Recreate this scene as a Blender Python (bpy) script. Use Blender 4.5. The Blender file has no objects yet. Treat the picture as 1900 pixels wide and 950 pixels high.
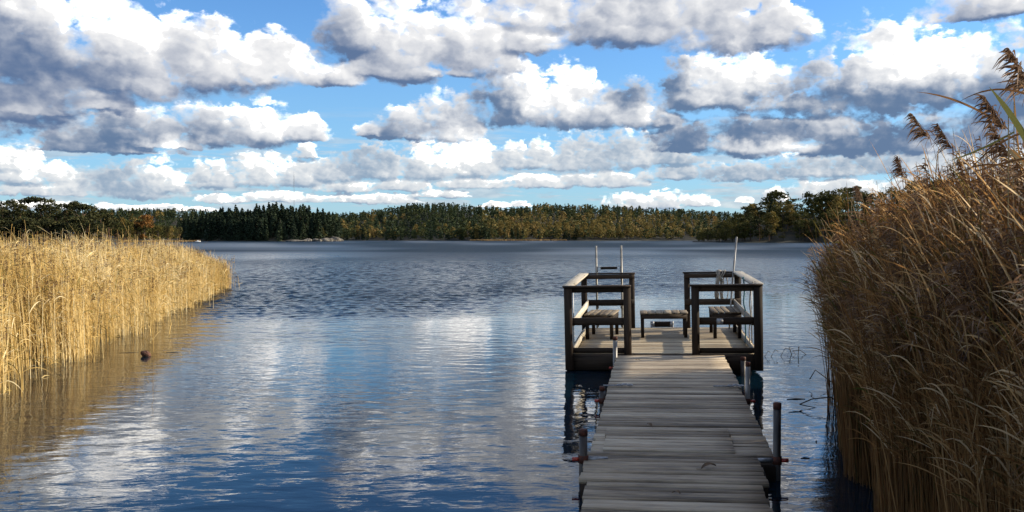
import bpy, bmesh, math, random
import numpy as np
from mathutils import Vector, Matrix

C = bpy.context.scene.collection
SC = bpy.context.scene
PI = math.pi
F_PX, W_PX, H_PX = 1650.0, 1900.0, 950.0        # the photograph's frame
CAM_H, HORIZON = 1.88, 443.0                    # eye height over the water, horizon row in the photograph

# ------------------------------------------------------------------ camera
cam_data = bpy.data.cameras.new('camera')
cam = bpy.data.objects.new('camera', cam_data)
C.objects.link(cam)
cam.location = (0, 0, CAM_H)
PITCH = math.atan((H_PX / 2 - HORIZON) / F_PX)
cam.rotation_euler = (PI / 2 - PITCH, 0, 0)
cam_data.sensor_width = 36
cam_data.lens = 36 * F_PX / W_PX
cam_data.clip_start = 0.1
cam_data.clip_end = 60000
SC.camera = cam

# ------------------------------------------------------------------ sun
SUN_AZ, SUN_EL = math.radians(80), math.radians(22.5)   # azimuth clockwise from +Y
sun_dir = Vector((math.cos(SUN_EL) * math.sin(SUN_AZ), math.cos(SUN_EL) * math.cos(SUN_AZ), math.sin(SUN_EL)))
sd = bpy.data.lights.new('sun', 'SUN')
sd.energy = 5.0
sd.angle = math.radians(0.53)
sd.color = (1.0, 0.86, 0.66)
sun = bpy.data.objects.new('sun', sd)
C.objects.link(sun)
sun.rotation_euler = sun_dir.to_track_quat('Z', 'Y').to_euler()
sun.location = (60, 0, 40)

SC.view_settings.view_transform = 'Standard'
SC.view_settings.look = 'None'
SC.view_settings.exposure = 0.75
SC.view_settings.gamma = 1.0
SC.view_settings.use_curve_mapping = False

# ------------------------------------------------------------------ sky: Nishita air with banks of cumulus by direction
class G:
    """short-hand for building a node tree"""
    def __init__(self, nt):
        self.nt = nt
    def _set(self, sock, v):
        if isinstance(v, bpy.types.NodeSocket):
            self.nt.links.new(v, sock)
        else:
            sock.default_value = v
    def node(self, t, **kw):
        n = self.nt.nodes.new(t)
        for k, v in kw.items():
            setattr(n, k, v)
        return n
    def m(self, op, a, b=None, c=None, clamp=False):
        n = self.node('ShaderNodeMath', operation=op, use_clamp=clamp)
        for i, v in enumerate((a, b, c)):
            if v is not None:
                self._set(n.inputs[i], v)
        return n.outputs[0]
    def v(self, op, a, b=None, c=None):
        n = self.node('ShaderNodeVectorMath', operation=op)
        for i, x in enumerate((a, b, c)):
            if x is not None:
                if op == 'SCALE' and i == 1:
                    self._set(n.inputs['Scale'], x)
                else:
                    self._set(n.inputs[i], x)
        return n.outputs['Value'] if op in ('DOT_PRODUCT', 'LENGTH', 'DISTANCE') else n.outputs[0]
    def xyz(self, x, y, z=0.0):
        n = self.node('ShaderNodeCombineXYZ')
        for i, v in enumerate((x, y, z)):
            self._set(n.inputs[i], v)
        return n.outputs[0]
    def sep(self, v):
        n = self.node('ShaderNodeSeparateXYZ')
        self._set(n.inputs[0], v)
        return n.outputs
    def noise(self, vec, scale, detail=3, rough=0.5, dim='3D', color=False, dist=0.0, lac=2.0):
        n = self.node('ShaderNodeTexNoise', noise_dimensions=dim)
        self._set(n.inputs['Vector'], vec)
        self._set(n.inputs['Scale'], scale)
        n.inputs['Detail'].default_value = detail
        n.inputs['Roughness'].default_value = rough
        n.inputs['Distortion'].default_value = dist
        n.inputs['Lacunarity'].default_value = lac
        return n.outputs['Color'] if color else n.outputs[0]
    def voro(self, vec, scale, detail=0, rough=0.5, dim='2D', feature='F1', smooth=1.0):
        n = self.node('ShaderNodeTexVoronoi', voronoi_dimensions=dim, feature=feature)
        self._set(n.inputs['Vector'], vec)
        self._set(n.inputs['Scale'], scale)
        n.inputs['Detail'].default_value = detail
        n.inputs['Roughness'].default_value = rough
        if feature == 'SMOOTH_F1':
            n.inputs['Smoothness'].default_value = smooth
        return n.outputs['Distance']
    def ramp(self, f, lo, hi, a=0.0, b=1.0, kind='SMOOTHSTEP'):
        n = self.node('ShaderNodeMapRange', interpolation_type=kind)
        self._set(n.inputs[0], f)
        for i, v in zip((1, 2, 3, 4), (lo, hi, a, b)):
            self._set(n.inputs[i], v)
        return n.outputs[0]
    def mix(self, f, a, b, blend='MIX'):
        n = self.node('ShaderNodeMix', data_type='RGBA', blend_type=blend)
        self._set(n.inputs[0], f)
        self._set(n.inputs[6], a)
        self._set(n.inputs[7], b)
        return n.outputs[2]

def col(r, g, b):
    return (r, g, b, 1.0)

def px_dir(px, py):
    """azimuth and elevation (degrees) of a point of the photograph's sky"""
    u, w = (px - W_PX / 2) / F_PX, (HORIZON - py) / F_PX
    return math.degrees(math.atan(u)), math.degrees(math.atan(w / math.hypot(1, u)))
# each cumulus head: centre, base row, half width, height over the base, boost (degrees, from its place in the photograph's sky)
NEAR = [(-60,168,300,330,1),(110,165,150,240,1),(235,150,170,190,1),(370,145,150,125,1),(470,145,110,100,1),(560,150,80,62,.9),(640,155,60,50,.6),
        (60,206,120,42,.7),(160,200,90,34,.6),
        (655,85,75,100,1),(760,125,120,150,1),(880,120,130,125,1),(985,85,85,75,1),(720,138,110,55,.8),(840,140,100,40,.8),
        (1000,40,130,80,1),(1180,62,220,140,1),(1330,78,130,130,1),(1440,72,80,100,1),(1480,60,45,60,.8),
        (1830,26,130,70,.8),(1400,-40,500,90,.5)]
MID = [(1640,190,125,152,1),(1555,195,120,100,1),(1745,182,120,110,1),(1850,185,120,130,1),(1470,195,110,72,1),
       (1275,190,62,108,1),(1345,188,85,88,1),(1395,170,48,84,1),(1300,195,120,50,.8),
       (955,214,92,110,1),(1045,222,110,112,1),(1130,226,100,72,1),(1180,222,55,92,1),(1225,230,40,50,.8),
       (830,248,92,84,1),(760,250,82,60,1),(700,250,50,26,.8),
       (250,262,140,66,1),(165,275,100,48,1),(410,262,130,70,1),(480,255,80,78,1),(560,255,60,50,1),(180,280,160,30,.7),(300,272,120,26,.7),
       (1280,272,90,56,1),(1390,275,120,74,1),(1530,275,130,80,1),(1680,270,130,84,1),(1830,268,130,82,1)]
FAR = [(690,322,100,60,1),(800,322,80,70,1),(880,318,80,70,1),(950,305,50,52,1),(620,330,70,45,1),
       (1080,306,75,72,1),(1170,302,75,70,1),(1010,306,60,52,1),(1250,300,60,40,1),
       (50,332,90,44,1),(20,310,80,38,1),(235,358,110,62,1),(305,350,50,64,1),(390,342,55,48,1),(480,336,62,62,1),(560,338,70,52,1),(570,290,26,28,1),
       (110,360,120,30,.8),(640,352,80,28,1),(750,350,66,30,1),(880,346,90,26,1),(1000,345,90,26,1),(1110,342,110,34,1),
       (520,372,90,22,.9),(680,374,110,22,.9),(820,364,70,18,.9),(420,374,60,16,.8),
       (1180,384,80,30,1),(1240,382,52,34,1),(1295,380,42,20,1),(1378,376,22,13,.9),(1440,372,28,26,1),(1510,366,50,42,1),(1570,362,60,40,1),
       (1260,328,100,34,1),(1380,330,110,34,1),(1520,322,140,40,1),(1680,312,150,52,1),(1820,330,150,60,1),(1700,360,120,40,1),
       (90,386,150,16,.7),(300,390,120,12,.6),(940,384,60,12,.7)]

LIT = [(190,20,150,90,.8),(60,120,230,90,-.55),(330,110,200,60,.25),(500,120,120,60,.25),(150,200,200,50,.25),
       (630,75,80,60,-.35),(760,50,110,70,.4),(940,60,120,70,.4),(1150,40,200,50,.15),(1420,40,120,80,.1),
       (1690,105,150,75,.7),(1500,160,100,60,-.4),(1700,180,260,32,-.6),(1230,140,50,60,-.5),(1370,130,90,60,.6),
       (900,190,85,60,-.55),(1030,165,110,60,.65),(1165,170,65,35,-.6),(1180,215,60,30,.3),(800,200,70,40,.1),(720,240,60,25,-.4),
       (160,250,130,60,-.5),(320,235,150,45,-.35),(500,220,100,50,.6),(320,275,90,20,.5),
       (1290,245,110,55,-.9),(1440,235,110,40,-.7),(1620,245,130,40,-.85),(1840,225,160,50,-.75),(1720,205,60,25,.4),(1470,205,70,20,.5),(1530,235,50,30,.6),(1400,275,120,18,.6),
       (1330,312,150,30,-.6),(1560,300,170,26,-.6),(680,290,90,50,-.6),(840,280,90,45,.7),(1120,270,90,50,-.35),
       (220,325,90,50,-.6),(310,310,50,40,.7),(60,310,90,30,.4),(480,310,60,40,.35),(400,345,110,30,-.1)]

def build_world():
    world = bpy.data.worlds.new('World')
    SC.world = world
    world.use_nodes = True
    nt = world.node_tree
    nt.nodes.clear()
    g = G(nt)
    out = g.node('ShaderNodeOutputWorld')
    bg = g.node('ShaderNodeBackground')
    sky = g.node('ShaderNodeTexSky', sky_type='NISHITA')
    sky.sun_disc = False
    sky.sun_elevation = SUN_EL
    sky.sun_rotation = SUN_AZ
    sky.altitude = 0
    sky.air_density = 1.0
    sky.dust_density = 0.3
    sky.ozone_density = 2.5
    tc = g.node('ShaderNodeTexCoord')
    d = tc.outputs['Generated']
    x, y, z = g.sep(d)
    az = g.m('MULTIPLY', g.m('ARCTAN2', x, y), 180 / PI)
    el = g.m('MULTIPLY', g.m('ARCSINE', z), 180 / PI)
    p0 = g.xyz(az, el, 0.0)

    k = math.degrees(1 / F_PX)

    def field(p, lobes):
        """soft union of flat-based heads"""
        ac = None
        for (cx, by, rx, h, boost) in lobes:
            a, e = px_dir(cx, by)
            sx, sy = 1 / (rx * k), 1 / (h * k)
            q = g.v('MULTIPLY_ADD', p, (sx, sy, 0), (-a * sx, -e * sy, 0))
            # below the base the head closes four times faster
            qq = g.v('MULTIPLY_ADD', g.v('MINIMUM', q, (0, 0, 0)), (0, 3.2, 0), q)
            f = g.v('DOT_PRODUCT', qq, qq)
            ac = f if ac is None else g.m('SMOOTH_MIN', ac, f, 0.25)
        return g.m('SUBTRACT', 1.0, ac)

    # broad parts of the banks that the sun reaches, and parts other clouds shade
    ps = g.v('ADD', p0, g.v('MULTIPLY', g.v('SUBTRACT', g.noise(p0, 0.5, 4, 0.6, '2D', True), (0.5, 0.5, 0.5)), (3.2, 1.6, 0)))
    lightmap = 0.0
    for (cx, cy, rx, ry, wgt) in LIT:
        a, e = px_dir(cx, cy)
        sx, sy = 1 / (rx * k), 1 / (ry * k)
        q = g.v('MULTIPLY_ADD', ps, (sx, sy, 0), (-a * sx, -e * sy, 0))
        f = g.m('MULTIPLY_ADD', g.v('DOT_PRODUCT', q, q), -1.0, 1.0, clamp=True)
        lightmap = g.m('MULTIPLY_ADD', f, wgt, lightmap)

    def layer(lobes, puff, warp, loose, tint_dark, tint_lit, under, seed, glare):
        ps = g.v('MULTIPLY', p0, (0.8, 1.2, 1.0))
        ps = g.v('ADD', ps, (seed, seed * 1.7, 0))
        w1 = g.v('SUBTRACT', g.noise(ps, 0.55 * puff, 4, 0.55, '2D', True), (0.5, 0.5, 0.5))
        w2 = g.v('SUBTRACT', g.noise(ps, 2.6 * puff, 4, 0.6, '2D', True), (0.5, 0.5, 0.5))
        pw = g.v('ADD', p0, g.v('MULTIPLY', w1, (2.6 * warp, 1.1 * warp, 0)))
        pw = g.v('ADD', pw, g.v('MULTIPLY', w2, (0.6 * warp, 0.4 * warp, 0)))
        pb = g.v('ADD', ps, g.v('MULTIPLY', w1, (1.0 / puff, 1.0 / puff, 0)))
        pb = g.v('ADD', pb, g.v('MULTIPLY', w2, (0.30 / puff, 0.30 / puff, 0)))

        def bumps(off):
            pp = g.v('ADD', pb, off)
            b1 = g.voro(pp, 0.40 * puff, 0, feature='SMOOTH_F1', smooth=0.6)
            b2 = g.voro(pp, 1.0 * puff, 1.0, 0.5)
            return g.m('MULTIPLY', b1, b1), g.m('MULTIPLY', b2, b2)
        dl = 0.40 / puff
        off = (dl * 0.85, dl * 0.55, 0)
        b1, b2 = bumps((0, 0, 0))
        c1, c2 = bumps(off)
        f0 = field(pw, lobes)
        f1 = field(g.v('ADD', pw, (dl * 0.7, dl * 1.0, 0)), lobes)
        fine = g.m('MULTIPLY', g.m('SUBTRACT', g.noise(ps, 3.0 * puff, 6, 0.62, '2D'), 0.5), loose)
        hh = g.m('ADD', f0, g.m('MULTIPLY_ADD', b1, -0.75, 0.14))
        hh = g.m('ADD', hh, g.m('MULTIPLY_ADD', b2, -0.40, 0.08))
        hh = g.m('ADD', hh, fine)
        alpha = g.ramp(hh, -0.06, g.ramp(g.sep(w1)[2], -0.15, 0.15, 0.34, 0.90))
        # light on the side towards the sun, grey-blue on the other side and underneath
        s = g.m('MULTIPLY', g.m('SUBTRACT', c1, b1), 0.80)
        s = g.m('MULTIPLY_ADD', g.m('SUBTRACT', c2, b2), 0.26, s)
        big = g.m('MULTIPLY', g.m('SUBTRACT', f0, f1), 2.1)
        big = g.m('MAXIMUM', g.m('MINIMUM', big, 0.55), -0.8)
        s = g.m('ADD', s, big)
        rim = g.ramp(hh, 0.05, 0.75, 0.42, 0.0)
        s = g.m('ADD', s, g.m('ADD', rim, under))
        s = g.m('ADD', s, lightmap)
        s = g.m('MULTIPLY_ADD', g.sep(w1)[2], 0.9, s)
        s = g.m('ADD', s, g.m('MULTIPLY', fine, 0.25))
        s = g.ramp(s, -0.80, 1.12, 0.0, 1.0, 'SMOOTHSTEP')
        c_ = g.mix(s, tint_dark, tint_lit)
        # the parts turned full to the sun are far brighter than the picture can hold
        return alpha, g.mix(g.m('MULTIPLY', g.ramp(s, 0.80, 1.0), glare), c_, col(3.0, 2.85, 2.65))

    # clear air
    skyc = g.mix(1.0, sky.outputs[0], col(SKY_K * 0.66, SKY_K * 1.0, SKY_K * 1.36), 'MULTIPLY')
    c = skyc
    # thin milky veil, densest low over the far shore, with long faint bars of distant cloud
    c = g.mix(g.ramp(el, 2.0, 15.0, 0.55, 0.0), c, col(0.31, 0.59, 0.84))
    c = g.mix(g.ramp(el, 0.0, 5.0, 0.8, 0.0), c, col(0.47, 0.69, 0.77))
    bars = g.noise(g.v('MULTIPLY', p0, (0.16, 1.5, 0)), 1.0, 5, 0.6, '2D')
    bars = g.m('MULTIPLY', g.ramp(bars, 0.47, 0.62), g.m('MULTIPLY', g.ramp(el, 0.6, 2.0), g.ramp(el, 4.0, 9.0, 1.0, 0.0)))
    c = g.mix(g.m('MULTIPLY', bars, 0.75), c, g.mix(g.noise(g.v('MULTIPLY', p0, (0.7, 2.2, 0)), 1.0, 3, 0.5, '2D'), col(0.30, 0.42, 0.56), col(0.88, 0.92, 0.92)))
    # broken cloud over the unseen sky; cover and brightness raised to fill the shade
    zz = g.m('MAXIMUM', g.m('ADD', z, 0.12), 0.05)
    flat = g.v('DIVIDE', d, g.xyz(zz, zz, zz))
    n1 = g.noise(flat, 1.1, 7, 0.55)
    out_az = g.ramp(g.m('ABSOLUTE', az), 30.0, 38.0)
    out_el = g.ramp(el, 27.0, 38.0)
    outside = g.m('MAXIMUM', out_az, out_el)
    gen = g.m('MULTIPLY', g.ramp(n1, 0.45, 0.60), outside)
    n2 = g.noise(g.v('ADD', flat, (0.05, 0.0, 0.02)), 1.1, 7, 0.55)
    gs = g.ramp(g.m('SUBTRACT', n1, n2), -0.05, 0.06)
    c = g.mix(gen, c, g.mix(gs, col(0.62, 0.66, 0.74), col(1.9, 1.85, 1.78)))
    for args in ((FAR, 1.9, 0.34, 0.5, col(0.27, 0.385, 0.53), col(1.0, 1.0, 0.98), 0.12, 3.1, 0.7),
                 (MID, 1.15, 0.50, 0.5, col(0.135, 0.215, 0.36), col(1.12, 1.11, 1.09), -0.06, 11.7, 0.7),
                 (NEAR, 0.8, 0.75, 0.55, col(0.12, 0.19, 0.34), col(1.14, 1.12, 1.09), -0.06, 23.3, 1.0)):
        al, cc = layer(*args)
        c = g.mix(al, c, cc)
    # below the horizon nothing is seen but the lake; keep it dim
    c = g.mix(g.ramp(el, -2.0, 0.0), col(0.05, 0.07, 0.08), c)
    nt.links.new(c, bg.inputs['Color'])
    bg.inputs['Strength'].default_value = 0.585
    nt.links.new(bg.outputs[0], out.inputs['Surface'])
    world.cycles.sampling_method = 'MANUAL'
    world.cycles.sample_map_resolution = 512

SKY_K = 0.145
SC.cycles.use_adaptive_sampling = True
SC.cycles.adaptive_threshold = 0.02
build_world()
# ------------------------------------------------------------------ helpers
rng = np.random.default_rng(7)
random.seed(7)

def tag(o, label=None, cat=None, group=None, kind=None):
    for k, v in (('label', label), ('category', cat), ('group', group), ('kind', kind)):
        if v:
            o[k] = v
    return o

def thing(name, label, cat, loc=(0, 0, 0), rotz=0.0, group=None):
    o = bpy.data.objects.new(name, None)
    o.empty_display_size = 0.2
    C.objects.link(o)
    o.location = loc
    o.rotation_euler = (0, 0, rotz)
    return tag(o, label, cat, group)

def mesh_np(name, V, Fq, mat, var=None, smooth=False, parent=None, link=True):
    """one mesh object from arrays: vertices, quads (or triangles), one value per face"""
    V = np.asarray(V, np.float32)
    Fq = np.asarray(Fq, np.int32)
    me = bpy.data.meshes.new(name)
    n, k = Fq.shape
    me.vertices.add(len(V))
    me.vertices.foreach_set('co', V.ravel())
    me.loops.add(n * k)
    me.loops.foreach_set('vertex_index', Fq.ravel())
    me.polygons.add(n)
    me.polygons.foreach_set('loop_start', np.arange(0, n * k, k, dtype=np.int32))
    try:
        me.polygons.foreach_set('loop_total', np.full(n, k, np.int32))
    except Exception:
        pass
    if smooth:
        me.polygons.foreach_set('use_smooth', np.ones(n, bool))
    if var is not None:
        at = me.attributes.new('var', 'FLOAT', 'FACE')
        at.data.foreach_set('value', np.asarray(var, np.float32))
    me.materials.append(mat)
    me.update(calc_edges=True)
    if len(V) < 500000:
        me.validate()
    if not link:
        return me
    o = bpy.data.objects.new(name, me)
    C.objects.link(o)
    if parent is not None:
        o.parent = parent
    return o

class MB:
    """collects boxes, bars and tubes into one mesh"""
    def __init__(self):
        self.v, self.f, self.r = [], [], []
        self.n = 0
    def add(self, V, Fq, var=0.5):
        V = np.asarray(V, float)
        self.v.append(V)
        for q in Fq:
            self.f.append([i + self.n for i in q])
            self.r.append(var)
        self.n += len(V)
        return self
    def hexa(self, P, var=0.5):
        return self.add(P, [(0, 3, 2, 1), (4, 5, 6, 7), (0, 1, 5, 4), (1, 2, 6, 5), (2, 3, 7, 6), (3, 0, 4, 7)], var)
    def box(self, x0, x1, y0, y1, z0, z1, var=None, jit=0.0, cham=0.0):
        var = random.random() if var is None else var
        if cham:
            c = cham
            ring = lambda z, i: [(x0 + i, y0, z), (x1 - i, y0, z), (x1, y0 + i, z), (x1, y1 - i, z), (x1 - i, y1, z), (x0 + i, y1, z), (x0, y1 - i, z), (x0, y0 + i, z)]
            inner = lambda z: [(x0 + c, y0 + c, z), (x1 - c, y0 + c, z), (x1 - c, y0 + c, z), (x1 - c, y1 - c, z), (x1 - c, y1 - c, z), (x0 + c, y1 - c, z), (x0 + c, y1 - c, z), (x0 + c, y0 + c, z)]
            P = [(x0 + c, y0 + c, z0), (x1 - c, y0 + c, z0), (x1 - c, y1 - c, z0), (x0 + c, y1 - c, z0),
                 (x0, y0, z0 + c), (x1, y0, z0 + c), (x1, y1, z0 + c), (x0, y1, z0 + c),
                 (x0, y0, z1 - c), (x1, y0, z1 - c), (x1, y1, z1 - c), (x0, y1, z1 - c),
                 (x0 + c, y0 + c, z1), (x1 - c, y0 + c, z1), (x1 - c, y1 - c, z1), (x0 + c, y1 - c, z1)]
            P = np.array(P)
            if jit:
                J = np.random.default_rng(int(abs(x0 * 7919 + y0 * 104729 + z0 * 1299) * 100) % 2**31).normal(0, jit, (4, 3))
                for k in range(4):
                    P[k * 4:(k + 1) * 4] += J
            F = [(0, 3, 2, 1), (12, 13, 14, 15)]
            for l in range(3):
                a = l * 4
                for i in range(4):
                    j = (i + 1) % 4
                    F.append((a + i, a + j, a + 4 + j, a + 4 + i))
            return self.add(P, F, var)
        P = np.array([(x0, y0, z0), (x1, y0, z0), (x1, y1, z0), (x0, y1, z0), (x0, y0, z1), (x1, y0, z1), (x1, y1, z1), (x0, y1, z1)], float)
        if jit:
            P += np.array([[random.gauss(0, jit) for _ in range(3)] for _ in range(8)])
        return self.hexa(P, var)
    def plank(self, x0, x1, y0, y1, z0, z1, var=None, wob=0.003):
        """a board lying along x whose edges and top wander a little"""
        var = random.random() if var is None else var
        n = 7
        xs = np.linspace(x0, x1, n)
        w0 = np.cumsum([random.gauss(0, wob) for _ in range(n)]) * 0.6
        w1 = np.cumsum([random.gauss(0, wob) for _ in range(n)]) * 0.6
        cup = random.gauss(0, wob * 0.7)
        tw = random.gauss(0, wob * 0.8)
        P = []
        for i, x in enumerate(xs):
            t = i / (n - 1) - 0.5
            dz = cup * (1 - 4 * t * t)
            ya, yb = y0 + min(max(w0[i], -.004), .004), y1 + min(max(w1[i], -.004), .004)
            b = 0.004
            P += [(x, ya, z0 + dz), (x, yb, z0 + dz), (x, yb, z1 - b + dz + tw * t), (x, yb - b, z1 + dz + tw * t), (x, ya + b, z1 + dz - tw * t), (x, ya, z1 - b + dz - tw * t)]
        F = []
        for i in range(n - 1):
            a, c = i * 6, i * 6 + 6
            for j in range(6):
                k = (j + 1) % 6
                F.append((a + j, c + j, c + k, a + k))
        e = (n - 1) * 6
        F += [(0, 1, 2, 5), (2, 3, 4, 5), (e + 5, e + 2, e + 1, e), (e + 5, e + 4, e + 3, e + 2)]
        return self.add(P, F, var)
    def bar(self, p, q, w, h, up=(0, 0, 1), var=None):
        """a square-cut bar from p to q"""
        var = random.random() if var is None else var
        p, q = Vector(p), Vector(q)
        d = (q - p).normalized()
        s = d.cross(Vector(up)).normalized() * (w / 2)
        u = s.cross(d).normalized() * (h / 2)
        return self.hexa([tuple(v) for v in (p - s - u, p + s - u, p + s + u, p - s + u, q - s - u, q + s - u, q + s + u, q - s + u)], var)
    def tube(self, pts, rad, sides=8, var=0.5, cap=True):
        pts = [Vector(p) for p in pts]
        rads = rad if hasattr(rad, '__len__') else [rad] * len(pts)
        P, F = [], []
        ref = Vector((0.31, 0.17, 0.93))
        for i, p in enumerate(pts):
            d = (pts[min(i + 1, len(pts) - 1)] - pts[max(i - 1, 0)]).normalized()
            s = d.cross(ref)
            s = s.normalized() if s.length > 1e-4 else Vector((1, 0, 0))
            u = s.cross(d)
            for k in range(sides):
                a = 2 * PI * k / sides
                P.append(tuple(p + (s * math.cos(a) + u * math.sin(a)) * rads[i]))
        for i in range(len(pts) - 1):
            for k in range(sides):
                j = (k + 1) % sides
                F.append((i * sides + k, i * sides + j, i * sides + sides + j, i * sides + sides + k))
        if cap:
            P.append(tuple(pts[0]))
            P.append(tuple(pts[-1]))
            a, b, e = len(P) - 2, len(P) - 1, (len(pts) - 1) * sides
            for k in range(0, sides, 2):
                F.append((a, (k + 2) % sides, k + 1, k))
                F.append((b, e + k, e + k + 1, e + (k + 2) % sides))
        return self.add(P, F, var)
    def build(self, name, mat, parent=None, smooth=False):
        o = mesh_np(name, np.concatenate(self.v), self.f, mat, self.r, smooth, parent)
        return o

# ------------------------------------------------------------------ materials
def new_mat(name):
    m = bpy.data.materials.new(name)
    m.use_nodes = True
    nt = m.node_tree
    nt.nodes.clear()
    g = G(nt)
    out = g.node('ShaderNodeOutputMaterial')
    b = g.node('ShaderNodeBsdfPrincipled')
    nt.links.new(b.outputs[0], out.inputs['Surface'])
    return m, g, b, out

def attr(g, name='var'):
    return g.node('ShaderNodeAttribute', attribute_name=name).outputs['Fac']

def ramp_node(g, fac, stops):
    n = g.node('ShaderNodeValToRGB')
    e = n.color_ramp.elements
    while len(e) < len(stops):
        e.new(0.5)
    for el_, (p, c) in zip(e, stops):
        el_.position = p
        el_.color = (*c, 1)
    g._set(n.inputs[0], fac)
    return n.outputs[0]

def wood(name, stops, grain=(2.0, 45.0, 45.0), rough=0.75, bump=0.5, stain=0.5, spec=0.15):
    """weathered boards: streaks along the grain, a tone for each board, stains and knots"""
    m, g, b, out = new_mat(name)
    p = g.node('ShaderNodeTexCoord').outputs['Object']
    v = attr(g)
    off = g.v('ADD', p, g.xyz(g.m('MULTIPLY', v, 37.0), 0, g.m('MULTIPLY', v, 11.0)))
    gr = g.noise(g.v('MULTIPLY', off, grain), 1.0, 5, 0.65, dist=0.4)
    fine = g.noise(g.v('MULTIPLY', off, tuple(x * 3 for x in grain)), 1.0, 3, 0.6)
    blot = g.noise(g.v('MULTIPLY', off, tuple(.35 + .65 * (x > 5) for x in grain)), 4.5, 5, 0.65)
    f = g.m('ADD', g.m('MULTIPLY', gr, 1.05), g.m('MULTIPLY', v, 0.50))
    f = g.m('ADD', f, g.m('MULTIPLY', g.m('SUBTRACT', fine, 0.5), 0.35))
    f = g.m('ADD', f, g.m('MULTIPLY', g.m('SUBTRACT', blot, 0.5), stain))
    f = g.m('SUBTRACT', f, 0.30)
    c = ramp_node(g, f, stops)
    crack = g.ramp(gr, 0.33, 0.42, 0.35, 1.0)
    c = g.mix(1.0, c, g.xyz(crack, crack, crack), 'MULTIPLY')
    g._set(b.inputs['Base Color'], c)
    g._set(b.inputs['Roughness'], g.ramp(blot, 0.2, 0.8, rough - 0.18, rough + 0.12))
    b.inputs['Specular IOR Level'].default_value = spec
    bm = g.node('ShaderNodeBump')
    bm.inputs['Strength'].default_value = bump
    bm.inputs['Distance'].default_value = 0.004
    g._set(bm.inputs['Height'], g.m('ADD', gr, g.m('MULTIPLY', fine, 0.6)))
    g.nt.links.new(bm.outputs[0], b.inputs['Normal'])
    return m

def plain(name, c1, c2, scale=8.0, rough=0.6, metal=0.0, bump=0.0, spec=0.4, stretch=(1, 1, 1)):
    m, g, b, out = new_mat(name)
    p = g.v('MULTIPLY', g.node('ShaderNodeTexCoord').outputs['Object'], stretch)
    n = g.noise(p, scale, 5, 0.6)
    c = g.mix(g.ramp(n, 0.3, 0.7), col(*c1), col(*c2))
    g._set(b.inputs['Base Color'], c)
    g._set(b.inputs['Roughness'], g.ramp(n, 0.2, 0.8, max(rough - .12, .05), min(rough + .12, 1)))
    b.inputs['Metallic'].default_value = metal
    b.inputs['Specular IOR Level'].default_value = spec
    if bump:
        bm = g.node('ShaderNodeBump')
        bm.inputs['Strength'].default_value = bump
        bm.inputs['Distance'].default_value = 0.02
        g._set(bm.inputs['Height'], n)
        g.nt.links.new(bm.outputs[0], b.inputs['Normal'])
    return m

def foliage(name, stops, scale=0.35, trans=0.25, by_object=False, use_var=True, spec=0.15):
    """leaf or needle clumps: tone from the tree and from the clump, light passing through"""
    m, g, b, out = new_mat(name)
    p = g.node('ShaderNodeNewGeometry').outputs['Position']
    n = g.noise(p, scale, 3, 0.6)
    f = g.m('MULTIPLY', g.m('SUBTRACT', n, 0.5), 0.5)
    if use_var:
        f = g.m('ADD', f, attr(g))
    else:
        f = g.m('ADD', f, 0.5)
    if by_object:
        r = g.node('ShaderNodeObjectInfo').outputs['Random']
        f = g.m('ADD', f, g.m('MULTIPLY', g.m('SUBTRACT', r, 0.5), 0.5))
    c = ramp_node(g, f, stops)
    g._set(b.inputs['Base Color'], c)
    b.inputs['Roughness'].default_value = 0.8
    b.inputs['Specular IOR Level'].default_value = spec
    tr = g.node('ShaderNodeBsdfTranslucent')
    g._set(tr.inputs['Color'], c)
    mx = g.node('ShaderNodeMixShader')
    mx.inputs[0].default_value = trans
    g.nt.links.new(b.outputs[0], mx.inputs[1])
    g.nt.links.new(tr.outputs[0], mx.inputs[2])
    g.nt.links.new(mx.outputs[0], out.inputs['Surface'])
    return m

M = {}
M['deck'] = wood('grey_deck_boards', [(0.0, (.04, .031, .022)), (.30, (.17, .135, .095)), (.55, (.32, .263, .19)), (.8, (.44, .375, .28)), (1, (.55, .48, .37))], grain=(1.6, 50, 45), stain=0.9)
M['platform'] = wood('tan_deck_boards', [(0.0, (.08, .06, .04)), (.3, (.24, .19, .125)), (.6, (.36, .30, .205)), (1, (.50, .43, .31))], stain=0.45)
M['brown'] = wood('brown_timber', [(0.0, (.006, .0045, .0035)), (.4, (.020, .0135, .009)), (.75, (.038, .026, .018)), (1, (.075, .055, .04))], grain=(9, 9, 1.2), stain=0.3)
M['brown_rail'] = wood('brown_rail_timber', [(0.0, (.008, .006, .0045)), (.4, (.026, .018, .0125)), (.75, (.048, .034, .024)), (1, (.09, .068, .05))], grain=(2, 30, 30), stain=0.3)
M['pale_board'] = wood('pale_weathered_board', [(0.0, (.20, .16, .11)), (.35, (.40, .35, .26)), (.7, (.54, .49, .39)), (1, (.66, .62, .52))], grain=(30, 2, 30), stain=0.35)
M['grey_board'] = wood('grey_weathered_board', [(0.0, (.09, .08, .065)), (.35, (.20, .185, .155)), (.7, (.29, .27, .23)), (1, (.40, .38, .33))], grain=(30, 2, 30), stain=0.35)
M['bench'] = wood('bench_slats', [(0.0, (.045, .035, .028)), (.35, (.15, .12, .085)), (.7, (.26, .215, .155)), (1, (.36, .31, .23))], grain=(30, 2, 30), stain=0.4)
M['black'] = plain('black_underside', (.006, .006, .006), (.02, .018, .015), 6, 0.8)  # even near-black colour for the floats under the platform
M['pipe'] = plain('galvanised_pipe', (.028, .025, .022), (.085, .078, .07), 14, 0.5, 0.35, 0.1, stretch=(1, 1, .25))
M['white_pipe'] = plain('whitish_pipe', (.12, .11, .10), (.36, .35, .32), 14, 0.4, 0.0, 0.05, stretch=(1, 1, .25))
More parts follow.
